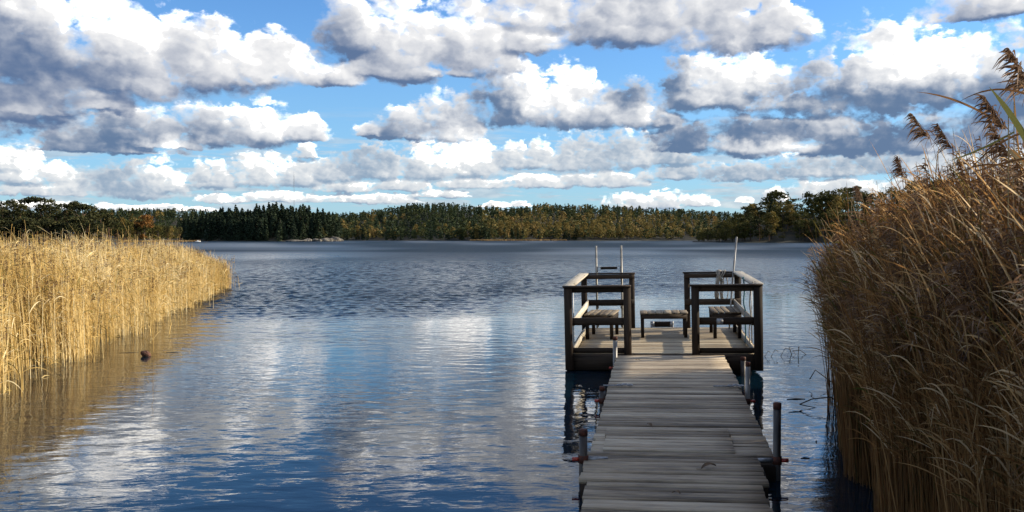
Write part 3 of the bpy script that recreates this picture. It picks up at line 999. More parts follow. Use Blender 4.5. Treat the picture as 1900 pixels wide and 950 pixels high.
for y in (.5, 1.0, 1.5, 2.0, 2.5):
    mb.box(PX0 + .04, PX1 - .04, y - .03, y + .03, -.15, -.036)
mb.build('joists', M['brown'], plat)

# --- railings: each a three-sided pen of posts and boards, standing on the platform
def railing(sgn, label):
    o = jthing('railing', label, 'railing', 0, 0, 0)
    inn, outr = (-.488, -1.318) if sgn < 0 else (.452, 1.300)
    for (x, y, wx) in ((outr, -.07, .115), (inn, -.07, .105), (outr + sgn * .0, PY1 - .05, .105), (inn, PY1 - .05, .095)):
        z0 = -.232 if y < 0 else -.03
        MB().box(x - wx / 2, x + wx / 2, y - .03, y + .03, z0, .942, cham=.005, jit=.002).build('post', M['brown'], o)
    lo, hi = sorted((inn, outr))
    for y, s in ((-.07, -1), (PY1 - .05, 1)):
        yy = y - s * .046 if y > 0 else y + .046
        fr = MB()
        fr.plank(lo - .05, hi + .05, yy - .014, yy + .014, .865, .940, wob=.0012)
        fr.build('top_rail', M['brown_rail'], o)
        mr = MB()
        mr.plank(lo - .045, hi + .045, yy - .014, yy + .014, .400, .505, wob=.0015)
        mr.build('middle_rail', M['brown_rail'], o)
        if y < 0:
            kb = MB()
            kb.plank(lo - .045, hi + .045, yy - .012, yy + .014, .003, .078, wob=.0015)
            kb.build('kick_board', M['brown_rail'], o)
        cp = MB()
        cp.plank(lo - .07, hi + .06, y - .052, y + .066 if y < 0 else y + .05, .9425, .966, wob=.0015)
        cp.build('cap_board', M['brown_rail'], o)
    # the side towards the water: boards face inwards; broad flat board on top
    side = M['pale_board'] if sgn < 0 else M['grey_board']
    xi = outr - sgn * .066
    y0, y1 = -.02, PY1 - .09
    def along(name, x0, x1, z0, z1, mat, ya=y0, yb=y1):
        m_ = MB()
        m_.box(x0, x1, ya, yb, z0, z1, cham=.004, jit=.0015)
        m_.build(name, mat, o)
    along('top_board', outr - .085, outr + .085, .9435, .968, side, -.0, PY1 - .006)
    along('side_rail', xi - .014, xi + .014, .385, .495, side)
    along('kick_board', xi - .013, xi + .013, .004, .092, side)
    MB().tube([(outr + sgn * .03, 1.05, -.2), (outr + sgn * .03, 1.05, .942)], .010, 6).build('tie_rod', M['steel'], o)
    return o
railing(-1, 'dark railing on the left side of the platform with a pale sunlit top board')
rr = railing(1, 'dark railing on the right side of the platform with ropes and a grey top board')

# --- low slatted benches and table
def bench(name, label, cat, a, b, w, d, h, rotz=0.0, slats=5, along_y=True, group=None, leg=.05, apron=.075):
    o = jthing(name, label, cat, a, b, 0.0, rotz, group)
    top = MB()
    n = slats
    if along_y:
        s = w / n
        for i in range(n):
            x = -w / 2 + i * s
            top.box(x + .004, x + s - .004, -d / 2, d / 2, h - .024, h + random.gauss(0, .001), cham=.004, jit=.001)
    else:
        s = d / n
        for i in range(n):
            y = -d / 2 + i * s
            top.plank(-w / 2, w / 2, y + .004, y + s - .004, h - .024, h, wob=.001)
    top.build('seat' if cat == 'bench' else 'tabletop', M['bench'], o)
    ap = MB()
    e = .028
    ap.box(-w / 2 + e, w / 2 - e, -d / 2 + .012, -d / 2 + .034, h - .026 - apron, h - .0265)
    ap.box(-w / 2 + e, w / 2 - e, d / 2 - .034, d / 2 - .012, h - .026 - apron, h - .0265)
    ap.box(-w / 2 + .012, -w / 2 + .034, -d / 2 + .036, d / 2 - .036, h - .026 - apron, h - .0265)
    ap.box(w / 2 - .034, w / 2 - .012, -d / 2 + .036, d / 2 - .036, h - .026 - apron, h - .0265)
    ap.build('apron', M['brown_rail'], o)
    for sx in (-1, 1):
        for sy in (-1, 1):
            x, y = sx * (w / 2 - .042), sy * (d / 2 - .06)
            MB().hexa([(x - leg / 2, y - leg / 2, .001), (x + leg / 2, y - leg / 2, .001), (x + leg / 2, y + leg / 2, .001), (x - leg / 2, y + leg / 2, .001),
                       (x - leg / 2 - .003, y - leg / 2, h - .027), (x + leg / 2 + .003, y - leg / 2, h - .027), (x + leg / 2 + .003, y + leg / 2, h - .027), (x - leg / 2 - .003, y + leg / 2, h - .027)], .4).build('leg', M['brown'], o)
    return o
bench('bench', 'small slatted wooden bench inside the left railing', 'bench', -.945, 1.76, .47, .76, .405, math.radians(-5), 5)
bench('bench', 'small slatted wooden bench inside the right railing', 'bench', 1.005, 1.92, .46, .86, .425, math.radians(1), 5)
bench('table', 'low wooden table standing in the opening between the two railings', 'table', .035, 1.80, .76, .42, .405, math.radians(1.2), 6, True)

# --- ladders at the far edge
lad = jthing('bathing_ladder', 'tall metal ladder with wooden rungs standing behind the left railing', 'ladder', -.885, PY1 + .06, 0)
for s in (-1, 1):
    MB().tube([(s * .222, 0, -.9), (s * .220, 0, .5), (s * .219, -.02, 1.44)], .019, 10).build('side_rail', M['alu'], lad, True)
for z in (1.06, .74, .42, .10, -.22):
    r_ = MB()
    r_.plank(-.145, .145, -.045, .03, z - .035, z + .008, wob=.001)
    rung = r_.build('rung', M['brown_rail'], lad)
    br = MB()
    for s in (-1, 1):
        br.box(s * .18 - .036, s * .18 + .036, -.03, .015, z + .009, z + .016)
        br.box(s * .197 - .007, s * .197 + .007, -.018, .012, z - .085, z + .009)
    br.build('bracket', M['steel'], rung)
step = jthing('boarding_step', 'wooden step with grey metal ends fixed beyond the platform edge under the table', 'step', .02, PY1 + .07, 0)
mb = MB()
mb.plank(-.135, .135, -.03, .03, .005, .098, wob=.001)
mb.build('tread', M['brown_rail'], step)
for s in (-1, 1):
    mb = MB()
    mb.box(s * .168 - .032, s * .168 + .032, -.035, .035, .004, .104, cham=.004)
    mb.tube([(s * .185, -.04, .05), (s * .185, -.04, -.75)], .014, 8)
    mb.build('bracket', M['steel'], step)

# --- leaning pole, ropes, plate
pole = tag(MB().tube([tuple(jpos(1.135, PY1 - .24, .004)), tuple(jpos(1.20, PY1 - .17, .75)), tuple(jpos(1.287, PY1 - .12, 1.555))], [.0135, .0165, .016], 10).build('pole', M['white_pipe'], smooth=True),
           'slender whitish pole leaning up in the far corner of the right railing', 'pole')
def rope(name, pts, rad, mat, label):
    P = [Vector(p) for p in pts]
    out_ = []
    for i in range(len(P) - 1):
        a, b, c, d = P[max(i - 1, 0)], P[i], P[i + 1], P[min(i + 2, len(P) - 1)]
        for k in range(5):
            t = k / 5
            out_.append(0.5 * ((2 * b) + (c - a) * t + (2 * a - 5 * b + 4 * c - d) * t * t + (3 * b - a - 3 * c + d) * t ** 3))
    out_.append(P[-1])
    return tag(MB().tube([tuple(jpos(*p)) for p in out_], rad, 6).build(name, mat, smooth=True), label, 'rope')
y = PY1 - .05
coil = []
for k in range(7):
    x = .985 + .035 * (k % 4) - .02 * (k % 3)
    coil += [(x - .015, y - .065, .93), (x, y - .01, .985 + .008 * (k % 2)), (x + .03, y + .062, .90), (x + .055 * (1 if k % 2 else -.6), y + .07, .62 - .05 * (k % 3)), (x + .02, y + .06, .42 + .06 * (k % 2)), (x - .05, y - .06, .55), (x - .03, y - .075, .80)]
rope('rope', coil, .0085, M['rope'], 'pale rope wound in loops over the far board of the right railing')
rope('rope', [(1.20, .95, .97), (1.205, .93, .985), (1.215, .9, .80), (1.20, .88, .62), (1.23, .9, .47), (1.205, .87, .36), (1.24, .95, .30), (1.22, .9, .45), (1.225, .9, .15), (1.215, .88, .02)], .0105, M['teal_rope'], 'dark teal rope hanging inside the right railing')
rope('rope', [(1.255, .12, .97), (1.25, .06, .985), (1.22, .05, .90), (1.20, .055, .70), (1.215, .06, .50), (1.19, .055, .30), (1.20, .07, .12)], .0085, M['rope'], 'short pale rope tied round the near end of the grey top board')
plate = MB()
plate.box(-.045, .045, -.004, .004, -.036, .036, cham=.003)
pl = jthing('plate', 'small grey metal plate fixed to the middle rail of the right railing', 'plate', .785, -.072, .455)
plate.build('sheet', M['steel'], pl)

# --- walkway: three sections
def stringers(mb, x0, x1, y0, y1, z0, z1, n=3):
    for i in range(n):
        x = x0 + (x1 - x0) * i / (n - 1)
        x = min(max(x, x0 + .03), x1 - .03)
        mb.box(x - .028, x + .028, y0 + .01, y1 - .01, z0, z1)
    return mb
ramp_ = jthing('walkway_section', 'short grey boarded section hinged to the platform end of the walkway', 'walkway')
decking(-.645, .83, -2.50, -.10, -.012, .036, .10, .011).build('deck_boards', M['deck'], ramp_)
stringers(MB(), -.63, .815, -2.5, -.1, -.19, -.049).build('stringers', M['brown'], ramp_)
for x in (-.53, .70):
    h = MB()
    h.tube([(x - .17, -2.52, .006), (x + .05, -2.52, .006)], .009, 6)
    for k in range(3):
        cx = x + .02 + k * .055
        h.tube([(cx + .032 * math.cos(t * PI / 5), -2.52 + .032 * math.sin(t * PI / 5), .012 + .006 * (k % 2)) for t in range(11)], .0075, 5, cap=False)
    h.build('hinge', M['steel'], ramp_)
midw = jthing('walkway_section', 'long grey boarded middle section of the walkway with its near corners showing', 'walkway')
decking(-.645, .815, -5.43, -2.54, -.012, .036, .10, .011).build('deck_boards', M['deck'], midw)
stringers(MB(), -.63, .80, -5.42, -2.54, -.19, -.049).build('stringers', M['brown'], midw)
near = jthing('walkway_section', 'nearest grey boarded section of the walkway, notched at both sides', 'walkway')
d1 = decking(-.548, .512, -5.43, -4.66, .020, .030, .095, .011)
d2 = decking(-.668, .668, -6.25, -5.445, .012, .034, .10, .011)
d3 = decking(-.606, .618, -9.1, -6.262, .006, .034, .10, .011)
for d_ in (d2, d3):
    d1.add(np.concatenate(d_.v), d_.f, 0)
    d1.r[-len(d_.f):] = d_.r
d1.build('deck_boards', M['deck'], near)
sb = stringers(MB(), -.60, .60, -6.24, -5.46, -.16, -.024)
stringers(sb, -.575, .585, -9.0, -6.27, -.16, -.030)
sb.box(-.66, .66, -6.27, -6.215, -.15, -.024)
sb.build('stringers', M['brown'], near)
# a heavy cross frame carries the joint between the near and middle sections
cr = jthing('cross_beam', 'dark timber beam across the walkway under the stepped joint', 'beam', 0, 0, 0)
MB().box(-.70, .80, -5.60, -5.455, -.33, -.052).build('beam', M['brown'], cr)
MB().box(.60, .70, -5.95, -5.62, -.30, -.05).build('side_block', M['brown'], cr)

# --- mooring posts in the lake bed
def mooring(label, X, Y, top, rad, clamp_z, side, mat='pipe', lean=(0, 0)):
    o = thing('mooring_post', label, 'post', (X, Y, 0))
    l = lambda z: (lean[0] * z, lean[1] * z, z)
    MB().tube([l(-1.3), l(0), l(top - .045)], rad, 14).build('pipe', M[mat], o, True)
    cp = MB()
    cp.tube([l(top - .05), l(top - .006), l(top)], [rad * 1.06, rad * 1.06, rad * .9], 14)
    cp.build('cap', M['rust'], o)
    if clamp_z is not None:
        cl = MB()
        cl.tube([l(clamp_z - .03), l(clamp_z + .03)], rad * 1.25, 14)
        k = cl.build('clamp', M['rust'], o)
        hb = MB()
        hb.tube([(side * rad * 1.1, -.01, clamp_z), (side * (rad + .055), -.012, clamp_z)], .016, 8)
        hb.build('handle', M['red'], k)
        ab = MB()
        ab.tube([(-side * rad * 1.1, .0, clamp_z), (-side * (rad + .16), .01, clamp_z - .005)], .018, 8)
        ab.build('bracket_arm', M['steel'], k)
    return o
mooring('tall grey mooring post with a rusty cap standing right of the near walkway', 2.065, 6.90, .605, .030, .155, 1)
mooring('grey mooring post with a rusty cap and red clamp left of the near walkway', .560, 6.96, .385, .033, .150, -1)
mooring('short rusty mooring post left of the walkway near the hinge', 1.000, 9.83, .245, .030, .085, -1)
mooring('rust-topped mooring post right of the walkway near the hinge', 2.605, 9.80, .520, .026, .085, 1, 'white_pipe')
mooring('grey mooring post right of the walkway close against the platform', 3.165, 12.15, .265, .036, None, 1)
mooring('whitish mooring post left of the walkway close against the platform', 1.430, 12.30, .525, .030, .09, -1, 'white_pipe')

# fallen leaves on the boards
for i, (a, b, lab, s) in enumerate(((.273, -5.92, 'curled dead leaf right of centre on the nearest walkway section', 1.3), (-.17, -4.55, 'dead leaf lying by a gap in the middle walkway boards', .9), (-.34, -.75, 'tiny dead leaf on the hinged section near the platform', .7), (.02, -6.55, 'small dead leaf on the walkway boards, nearest to the viewer', .8))):
    L_ = MB()
    P, k = [], 6
    for j in range(k + 1):
        t = j / k
        wdt = .022 * math.sin(PI * min(.97, t + .03)) ** .8
        zz = .012 + .016 * math.sin(t * PI) + .01 * t
        P += [(-.045 + .09 * t, -wdt, zz + .007), (-.045 + .09 * t, 0, zz), (-.045 + .09 * t, wdt, zz + .009)]
    L_.add(P, [(j * 3 + q, j * 3 + q + 1, j * 3 + q + 4, j * 3 + q + 3) for j in range(k) for q in range(2)])
    L_.tube([(-.045, 0, .012), (-.075, .006, .014)], .0015, 4)
    o = L_.build('fallen_leaf', M['dead_leaf'])
    o.matrix_world = JM @ Matrix.Translation((a, b, .004)) @ Matrix.Rotation(i * 1.7 + .4, 4, 'Z') @ Matrix.Scale(s, 4)
    tag(o, lab, 'leaf')

# stump and sticks in the water
bm = bmesh.new()
bmesh.ops.create_icosphere(bm, subdivisions=3, radius=1)
for v in bm.verts:
    n = v.co.copy()
    k = 1 + .10 * math.sin(n.x * 6 + 1) * math.cos(n.y * 5) + .05 * math.sin(n.z * 13 + n.x * 9)
    v.co = Vector((n.x * .078, n.y * .06, n.z * .060 - .022 * n.x)) * k
me = bpy.data.meshes.new('stump')
bm.to_mesh(me)
bm.free()
me.materials.append(M['driftwood'])
st = bpy.data.objects.new('driftwood', me)
C.objects.link(st)
st.location = (-5.86, 14.2, .030)
tag(st, 'rounded brown lump of driftwood floating off the left reed bed', 'driftwood')
def stick(pts, rad, label, group=None, name='stick', cat='stick'):
    tag(MB().tube(pts, rad, 5).build(name, M['dark_stick']), label, cat, group)
def wpt(px, py, z=0.0):
    t = (CAM_H - z) / ((py - HORIZON) / F_PX)
    return Vector((ux(px) * t, t, z))
def floating(px, py, l, ang, rad, label):
    p = wpt(px, py)
    d = Vector((math.cos(ang), math.sin(ang), 0)) * l / 2
    stick([tuple(p - d + Vector((0, 0, .001))), tuple(p + Vector((0, .02, .003))), tuple(p + d + Vector((0, .01, .002)))], [rad * .6, rad, rad * .5], label)
floating(1479, 742, .22, .05, .008, 'thicker dark stick floating between the walkway and the right reeds')
floating(1478, 766, .17, .25, .006, 'thin dark stick floating just nearer than the thicker one')
floating(1497, 853, .075, -.2, .008, 'short dark twig floating right of the tall mooring post')
floating(1518, 822, .09, 1.2, .007, 'forked dark twig floating close to the right reeds')
floating(318, 655, .20, -.1, .004, 'dark stick floating right of the driftwood lump')
floating(237, 655, .30, .35, .003, 'thin bent stick floating left of the driftwood lump')
for (px, py, dx, dz, ex) in ((1420, 662, .09, .09, .0), (1432, 662, .10, .11, .02), (1450, 661, .12, .13, .05), (1470, 658, -.07, .12, .10), (1482, 660, .03, .15, -.02), (1497, 658, -.16, .07, -.05)):
    p = wpt(px, py)
    stick([tuple(p + Vector((0, 0, -.15))), tuple(p + Vector((0, 0, .0))), tuple(p + Vector((dx * .6, 0, dz))), tuple(p + Vector((dx + ex, .03, dz * .75)))], .006, 'thin bent dark stalk poking out of the water right of the platform', 'bent stalks right of the platform', 'reed_stalk', 'stalk')
for (px, py, dx, dz) in ((1508, 700, -.18, .20), (1522, 742, -.35, .10)):
    p = wpt(px + 22, py + 16)
    stick([tuple(p + Vector((.3, 0, -.1))), tuple(p + Vector((0, 0, .12))), tuple(p + Vector((dx * .6, 0, dz))), tuple(p + Vector((dx, 0, dz * .4)))], .007, 'broken dark reed stalk bent down to the water at the edge of the right reeds', 'broken stalks at the right reed edge', 'reed_stalk', 'stalk')
# ------------------------------------------------------------------ reeds
def reed_mat(name, stops, trans, rough=0.6):
    m = foliage(name, stops, 1.3, trans, False, True, .3)
    return m
M['reed_gold'] = reed_mat('golden_reed', [(0, (.10, .115, .025)), (.12, (.20, .16, .04)), (.3, (.40, .255, .07)), (.6, (.62, .43, .145)), (.85, (.73, .57, .26)), (1, (.80, .69, .42))], .34)
M['reed_brown'] = reed_mat('brown_reed', [(0, (.08, .10, .02)), (.12, (.10, .08, .02)), (.3, (.16, .072, .022)), (.6, (.33, .175, .06)), (.85, (.50, .325, .145)), (1, (.64, .49, .29))], .52)
M['plume'] = reed_mat('reed_plume', [(0, (.08, .045, .028)), (.5, (.21, .125, .07)), (.8, (.34, .23, .15)), (1, (.48, .37, .25))], .4)
M['stalk'] = reed_mat('reed_stalk', [(0, (.16, .13, .05)), (.5, (.40, .28, .12)), (1, (.58, .46, .26))], .1)
M['green_leaf'] = reed_mat('green_reed_leaf', [(0, (.07, .09, .02)), (.5, (.13, .135, .035)), (1, (.26, .23, .09))], .3)
M['rusty_leaf'] = reed_mat('rusty_reed_leaf', [(0, (.06, .03, .013)), (.5, (.15, .075, .03)), (1, (.30, .17, .075))], .3)

def ribbons(P, W, wdir, var, taper):
    """P: n x k x 3 centre lines; flat blades of width W*taper along wdir"""
    n, k, _ = P.shape
    w = W[:, None, None] * taper[None, :, None] * wdir[:, None, :] * .5
    V = np.stack([P - w, P + w], 2).reshape(-1, 3)
    base = (np.arange(n) * k * 2)[:, None, None]
    i = np.arange(k - 1)[None, :, None] * 2
    Fq = (base + i + np.array([0, 1, 3, 2])[None, None, :]).reshape(-1, 4)
    return V, Fq, np.repeat(var, k - 1)

def prisms(P, R, var, taper):
    """three-sided stalks along the centre lines"""
    n, k, _ = P.shape
    a = np.array([0, 2 * PI / 3, 4 * PI / 3]) + .5
    ring = np.stack([np.cos(a), np.sin(a), np.zeros(3)], 1)
    V = (P[:, :, None, :] + (R[:, None] * taper[None, :])[:, :, None, None] * ring[None, None]).reshape(-1, 3)
    base = (np.arange(n) * k * 3)[:, None, None, None]
    i = np.arange(k - 1)[None, :, None, None] * 3
    j = np.arange(3)[None, None, :, None]
    jn_ = (np.arange(3) + 1) % 3
    q = np.stack([np.arange(3), jn_, jn_ + 3, np.arange(3) + 3], 1)[None, None]
    Fq = (base + i + q).reshape(-1, 4)
    return V, Fq, np.repeat(var, (k - 1) * 3)

class Acc:
    def __init__(self):
        self.V, self.F, self.R, self.n = [], [], [], 0
    def add(self, VFR):
        V, Fq, R = VFR
        self.V.append(V)
        self.F.append(Fq + self.n)
        self.R.append(R)
        self.n += len(V)
    def build(self, name, mat, parent=None):
        return mesh_np(name, np.concatenate(self.V), np.concatenate(self.F), mat, np.concatenate(self.R), parent=parent)

WIND = np.array([-1.0, -.25, 0.0])
def stem_lines(X, Y, H, lean, k, r, wind=1.0):
    """curved stalks: upright at the foot, bending with the wind towards the tip"""
    n = len(X)
    t = np.linspace(0, 1, k)[None, :, None]
    d = r.normal(0, .055, (n, 2)) + WIND[None, :2] * (.06 * wind) + lean
    D = np.concatenate([d, np.zeros((n, 1))], 1)[:, None, :]
    P = np.stack([X, Y, np.full(n, -.25)], 1)[:, None, :] + D * H[:, None, None] * (t * .45 + t * t * .8)
    P[:, :, 2] = -.25 + (H[:, None] + .25) * t[:, :, 0] * (1 - .06 * np.abs(D[:, :, 0]) * t[:, :, 0] * 4)
    return P

def at_t(P, t):
    """point on each centre line at parameter t"""
    n, k, _ = P.shape
    f = t * (k - 1)
    i = np.clip(f.astype(int), 0, k - 2)
    u = (f - i)[:, None]
    idx = np.arange(n)
    return P[idx, i] * (1 - u) + P[idx, i + 1] * u

def leaf_lines(base, L, ang, rise, droop, k=5):
    """blades that leave the stalk, rise and then hang"""
    t = np.linspace(0, 1, k)[None, :]
    h = np.stack([np.cos(ang), np.sin(ang)], 1)
    P = np.empty((len(base), k, 3))
    hor = L[:, None] * (t * .95)
    P[:, :, 0] = base[:, 0:1] + h[:, 0:1] * hor
    P[:, :, 1] = base[:, 1:2] + h[:, 1:2] * hor
    P[:, :, 2] = base[:, 2:3] + L[:, None] * (rise[:, None] * t - droop[:, None] * t * t)
    wd = np.stack([-h[:, 1] * .6, h[:, 0] * .6, np.full(len(base), .75)], 1)
    return P, wd

def plume_ribbons(acc, tip, tang, size, n_br, r, droop=.5):
    """feathery heads: many fine drooping branchlets, all to the lee side"""
    n = len(tip)
    b = r.uniform(0, 1, (n, n_br))
    org = tip[:, None, :] - tang[:, None, :] * (b * size[:, None] * .8)[:, :, None]
    a = r.normal(0, .55, (n, n_br)) + math.atan2(WIND[1], WIND[0])
    L = size[:, None] * r.uniform(.25, .55, (n, n_br)) * (.45 + .75 * b)
    base = org.reshape(-1, 3)
    P, wd = leaf_lines(base, L.ravel(), a.ravel(), r.uniform(.2, .9, n * n_br), r.uniform(.5, 1.3, n * n_br) * droop * 2, 4)
    v = np.clip(np.repeat(r.uniform(.25, .75, n), n_br) + r.normal(0, .15, n * n_br), 0, 1)
    acc.add(ribbons(P, np.full(len(base), .0085) * np.repeat(size, n_br) / .24, wd, v, np.array([.6, 1, 1, .25])))

def bed(name, label, XY, H, mat, r, leaves, leaf_l, leaf_w, rad, plume_mask, plume_n, wind, lean, low_green=.1, top_tone=0.0, leaf_lo=.15, stem_tone=(.8, .2), curl=1.0):
    n = len(XY)
    root = thing(name, None, None)
    tag(root, label, 'reeds', kind='stuff')
    P = stem_lines(XY[:, 0], XY[:, 1], H, lean, 7, r, wind)
    # stands of different age: some stretches paler, some browner or still greenish
    patch = (smooth_noise(XY[:, 0], XY[:, 1], .9, 8) - .5) * .55 + (smooth_noise(XY[:, 0], XY[:, 1], 2.7, 9) - .5) * .35
    tone = np.clip(r.beta(3.2, 2.2, n) + patch, 0.1, 1)
    acc = Acc()
    acc.add(prisms(P, rad * r.uniform(.7, 1.3, n), tone * stem_tone[0] + stem_tone[1], np.linspace(1, .45, 7)))
    for j in range(leaves):
        t = r.uniform(leaf_lo, .97, n)
        keep = r.random(n) < .85
        base = at_t(P, t)[keep]
        m = keep.sum()
        ang = r.normal(0, 1.0, m) + math.atan2(WIND[1], WIND[0])
        ang = np.where(r.random(m) < .30, r.uniform(0, 2 * PI, m), ang)
        L = leaf_l * r.uniform(.5, 1.25, m)
        rise = r.uniform(.5, 2.4, m)
        Q, wd = leaf_lines(base, L, ang, rise, r.uniform(.2, 1.5, m) * curl * rise.clip(.5), 7)
        Q[:, :, 2] = np.maximum(Q[:, :, 2], -.05)
        v = np.clip(tone[keep] + r.normal(0, .18, m) + top_tone * t[keep], .16, 1)
        green = r.random(m) < low_green
        v = np.where(green, r.uniform(0, .16, m), v)
        acc.add(ribbons(Q, leaf_w * r.uniform(.5, 1.2, m), wd, v, np.array([.5, .85, 1, .95, .75, .45, .05])))
    acc.build('stalks', mat, root)
    pm = Acc()
    if plume_mask.any():
        Pm = P[plume_mask]
        tang = Pm[:, -1] - Pm[:, -2]
        tang /= np.linalg.norm(tang, axis=1, keepdims=True)
        plume_ribbons(pm, Pm[:, -1], tang, r.uniform(.16, .30, len(Pm)), plume_n, r)
        pm.build('plumes', M['plume'], root)
    return root

r1_ = np.random.default_rng(21)
# left bed: between the water's edge (a line running out into the lake) and the far side of the bay
def left_edge(d):
    return np.interp(d, [9, 11.5, 14.3, 21, 29, 35.8, 38], [-6.25, -6.62, -6.95, -8.33, -9.95, -11.35, -13.5]) + .22 * np.sin(d * 1.9) + .12 * np.sin(d * 4.7 + 1)
n = 15000
d = 10.2 + 27.6 * r1_.random(n) ** 1.12
off = np.where(r1_.random(n) < .62, r1_.exponential(.9, n), r1_.uniform(0, 9, n))
X = left_edge(d) - off
keep = X > -.60 * d - 1.6
X, d, off = X[keep], d[keep], off[keep]
H = (1.62 + .10 * np.sin(X * 1.3) * np.sin(d * .8)) * r1_.normal(1, .085, len(d)) * np.clip(.62 + .33 * off, .62, 1.0)
H *= np.interp(d, [10, 30, 34, 37], [1.06, 1.0, .9, .62])
H *= 1 + .22 * (smooth_noise(X, d, 1.1, 12) - .5)
H = np.where(r1_.random(len(d)) < .02, H * 1.16, H)
stray = (off < .5) & (smooth_noise(X, d, .55, 13) < .42) & (r1_.random(len(d)) < .8)
X, d, H = X[~stray], d[~stray], H[~stray]
ds_ = r1_.uniform(10.5, 36, 150)
X = np.concatenate([X, left_edge(ds_) + r1_.exponential(.22, 150)])
d = np.concatenate([d, ds_])
H = np.concatenate([H, r1_.uniform(.35, 1.35, 150)])
bed('left_reed_bed', 'bed of golden straw reeds standing in the lake on the left', np.stack([X, d], 1), H, M['reed_gold'], r1_, 4, .30, .013, .0048, r1_.random(len(d)) < .20, 9, .6, np.array([.02, 0]), .10)

# right bed: tall wind-bent reeds beside the jetty, ending just short of the platform
r2_ = np.random.default_rng(33)
def right_edge(d):
    return np.interp(d, [2.4, 3.2, 6.1, 10.2, 11.4], [1.82, 1.92, 2.44, 3.78, 4.35]) + .10 * np.sin(d * 2.3) + .06 * np.sin(d * 6.1)
n = 8600
d = 2.5 + 8.9 * r2_.random(n) ** 1.0
off = np.where(r2_.random(n) < .62, r2_.exponential(.55, n), r2_.uniform(0, 3.2, n))
X = right_edge(d) + off
# extra stems thicken the near edge, added to darken the foot of the bed
n2 = 2600
d2_ = r2_.uniform(2.5, 7.5, n2)
off2 = r2_.exponential(.45, n2) + .04
X, d, off = np.concatenate([X, right_edge(d2_) + off2]), np.concatenate([d, d2_]), np.concatenate([off, off2])
keep = X < .575 * d + 1.2
X, d, off = X[keep], d[keep], off[keep]
H = 2.17 * r2_.normal(1, .075, len(d)) * np.clip(.74 + .34 * off, .74, 1.05)
H *= 1 + .25 * (smooth_noise(X, d, .8, 14) - .5)
H *= np.interp(d, [3, 6, 8.5, 10.3, 11.4], [.99, 1.02, .99, .93, .74])
keep = r2_.random(len(d)) < np.interp(d, [8.5, 11.4], [1, .5])
X, d, off, H = X[keep], d[keep], off[keep], H[keep]
bed('right_reed_bed', 'bed of tall brown wind-bent reeds beside the jetty on the right', np.stack([X, d], 1), H, M['reed_brown'], r2_, 4, .22, .0095, .0042, r2_.random(len(d)) < .22, 14, .5, np.array([-.015, 0]), .05, 0.0, .52, (.66, .06), .55)

# single reeds that stand clear against the sky in front of the right bed
def lone_reed(label, X, Y, tip, size, n_leaf, seed, green=False, plume=True, leaf_at=None):
    r = np.random.default_rng(seed)
    root = thing('reed', label, 'reed', (X, Y, 0))
    k = 12
    t = np.linspace(0, 1, k)
    P = np.empty((1, k, 3))
    P[0, :, 0] = tip[0] * (t ** 2.2)
    P[0, :, 1] = tip[1] * (t ** 2.0)
    P[0, :, 2] = -.3 + (tip[2] + .3) * (t - .06 * t ** 6) / .94
    a = Acc()
    a.add(prisms(P, np.array([.0052]), np.array([.55]), np.linspace(1, .35, k)))
    a.build('stem', M['stalk'], root)
    for j in range(n_leaf):
        tt = np.array([leaf_at[j] if leaf_at else r.uniform(.45, .93)])
        base = at_t(P, tt)
        L = np.array([r.uniform(.38, .60)])
        Q, wd = leaf_lines(base, L, np.array([PI + r.normal(.1, .35)]), np.array([r.uniform(.1, .9)]), np.array([r.uniform(.2, 1.0)]), 9)
        wd = wd + np.array([[0, 0, .25]])
        b = Acc()
        b.add(ribbons(Q, np.array([r.uniform(.009, .015)]), wd, np.array([r.uniform(.3, .8)]), np.array([.5, .8, 1, 1, .95, .85, .65, .38, .04])))
        b.build('leaf', M['green_leaf'] if (green and j == 0) else M['rusty_leaf'], root)
    if plume:
        tang = P[:, -1] - P[:, -3]
        tang /= np.linalg.norm(tang, axis=1, keepdims=True)
        c = Acc()
        plume_ribbons(c, P[:, -1], tang, np.array([size]), 85, r, .5)
        c.build('plume', M['plume'], root)
    return root
def lone(label, px, py, Y, reach, size, leaves, seed, **kw):
    """tip seen at (px, py) at depth Y; the foot stands 'reach' metres to the right of it"""
    tx, tz = ux(px) * Y, CAM_H + (HORIZON - py) / F_PX * Y
    lone_reed(label, tx + reach, Y + .1, (-reach, -.1, tz), size, leaves, seed, **kw)
lone('wind-bent reed with two-part brown plume, the leftmost clear against the cloud', 1690, 212, 6.2, .95, .27, 4, 1)
lone('reed with a drooping russet plume just right of the leftmost one', 1738, 232, 6.0, .8, .24, 3, 2)
lone('short reed with upright plume sticking out at the lower left of the clump', 1664, 290, 7.2, .40, .22, 3, 3)
lone('reed with a big feathery plume standing beside the broad green blade', 1822, 178, 4.6, .85, .27, 3, 4)
lone('reed with a dense brown plume under the broad green blade', 1838, 232, 4.9, .75, .27, 3, 5)
lone('topmost reed, its dark plume reaching in from the right edge', 1868, 92, 4.1, .85, .30, 3, 6)
lone('reed with small plume low between the leftmost plumes and the green blade', 1780, 300, 6.5, .4, .22, 3, 7)
lone('thin reed with pale plume just above the wood behind', 1590, 345, 10.5, .45, .24, 3, 8)

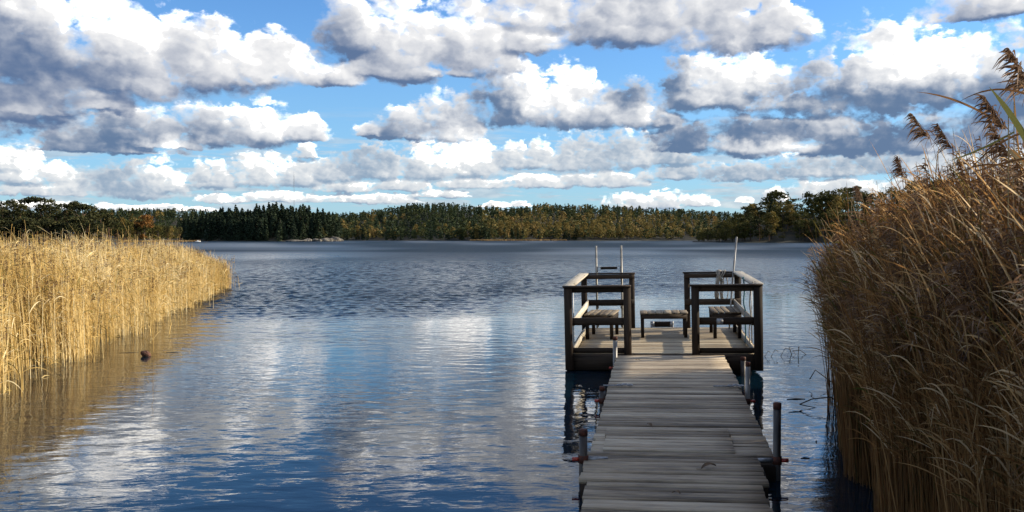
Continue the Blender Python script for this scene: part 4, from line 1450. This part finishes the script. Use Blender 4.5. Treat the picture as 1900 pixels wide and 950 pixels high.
# the broad blades that cross the sky close to the camera
def blade(label, p0, p1, p2, width, mat, seed, Y):
    """a long leaf from p0 over p1 to p2 (points of the view at depth Y, given in metres)"""
    k = 14
    t = np.linspace(0, 1, k)[:, None]
    A, B_, D_ = (np.array([ux(q[0]) * (Y + q[2]), Y + q[2], CAM_H + (HORIZON - q[1]) / F_PX * (Y + q[2])]) for q in (p0, p1, p2))
    P = ((1 - t) ** 2 * A + 2 * t * (1 - t) * B_ + t * t * D_)[None]
    tan_ = D_ - A
    wd = np.cross(tan_, [0.2, 1, .1])
    wd = (wd / np.linalg.norm(wd) + np.array([0, .35, .1]))[None]
    a = Acc()
    tp = np.interp(np.linspace(0, 1, k), [0, .25, .7, 1], [.75, 1, .75, .03])
    a.add(ribbons(P, np.array([width]), wd, np.array([.6]), tp))
    root = thing('reed', label, 'reed', (A[0], A[1] + .02, 0))
    b = a.build('leaf', mat, root)
    b.location = (-A[0], -A[1] - .02, 0)
    st_ = Acc()
    S_ = np.linspace(0, 1, 8)[None, :, None]
    Q = np.array([0.05, .03, -.3])[None, None] * (1 - S_) + np.array([0, -.015, A[2] + .15])[None, None] * S_
    st_.add(prisms(Q, np.array([.0055]), np.array([.5]), np.linspace(1, .5, 8)))
    st_.build('stem', M['stalk'], root)
blade('reed with one broad green blade standing up against the dark cloud', (1925, 300, 0), (1880, 215, .0), (1832, 162, .05), .024, M['green_leaf'], 1, 3.6)
blade('reed with a long rusty blade streaming left across the white cloud', (1940, 195, 0), (1850, 138, .05), (1768, 196, .1), .010, M['rusty_leaf'], 2, 3.9)
blade('reed with a dark olive blade slanting down to the left below the plumes', (1880, 245, 0), (1810, 285, .0), (1755, 300, .05), .012, M['green_leaf'], 3, 4.4)
blade('reed with a bent pale blade drooping at the right edge', (1870, 280, 0), (1890, 285, .0), (1925, 340, .05), .026, M['stalk'], 4, 3.8)
blade('reed with a long nearly level rusty blade in front of the right bed', (1940, 290, 0), (1860, 296, .0), (1780, 330, .05), .011, M['rusty_leaf'], 5, 3.7)
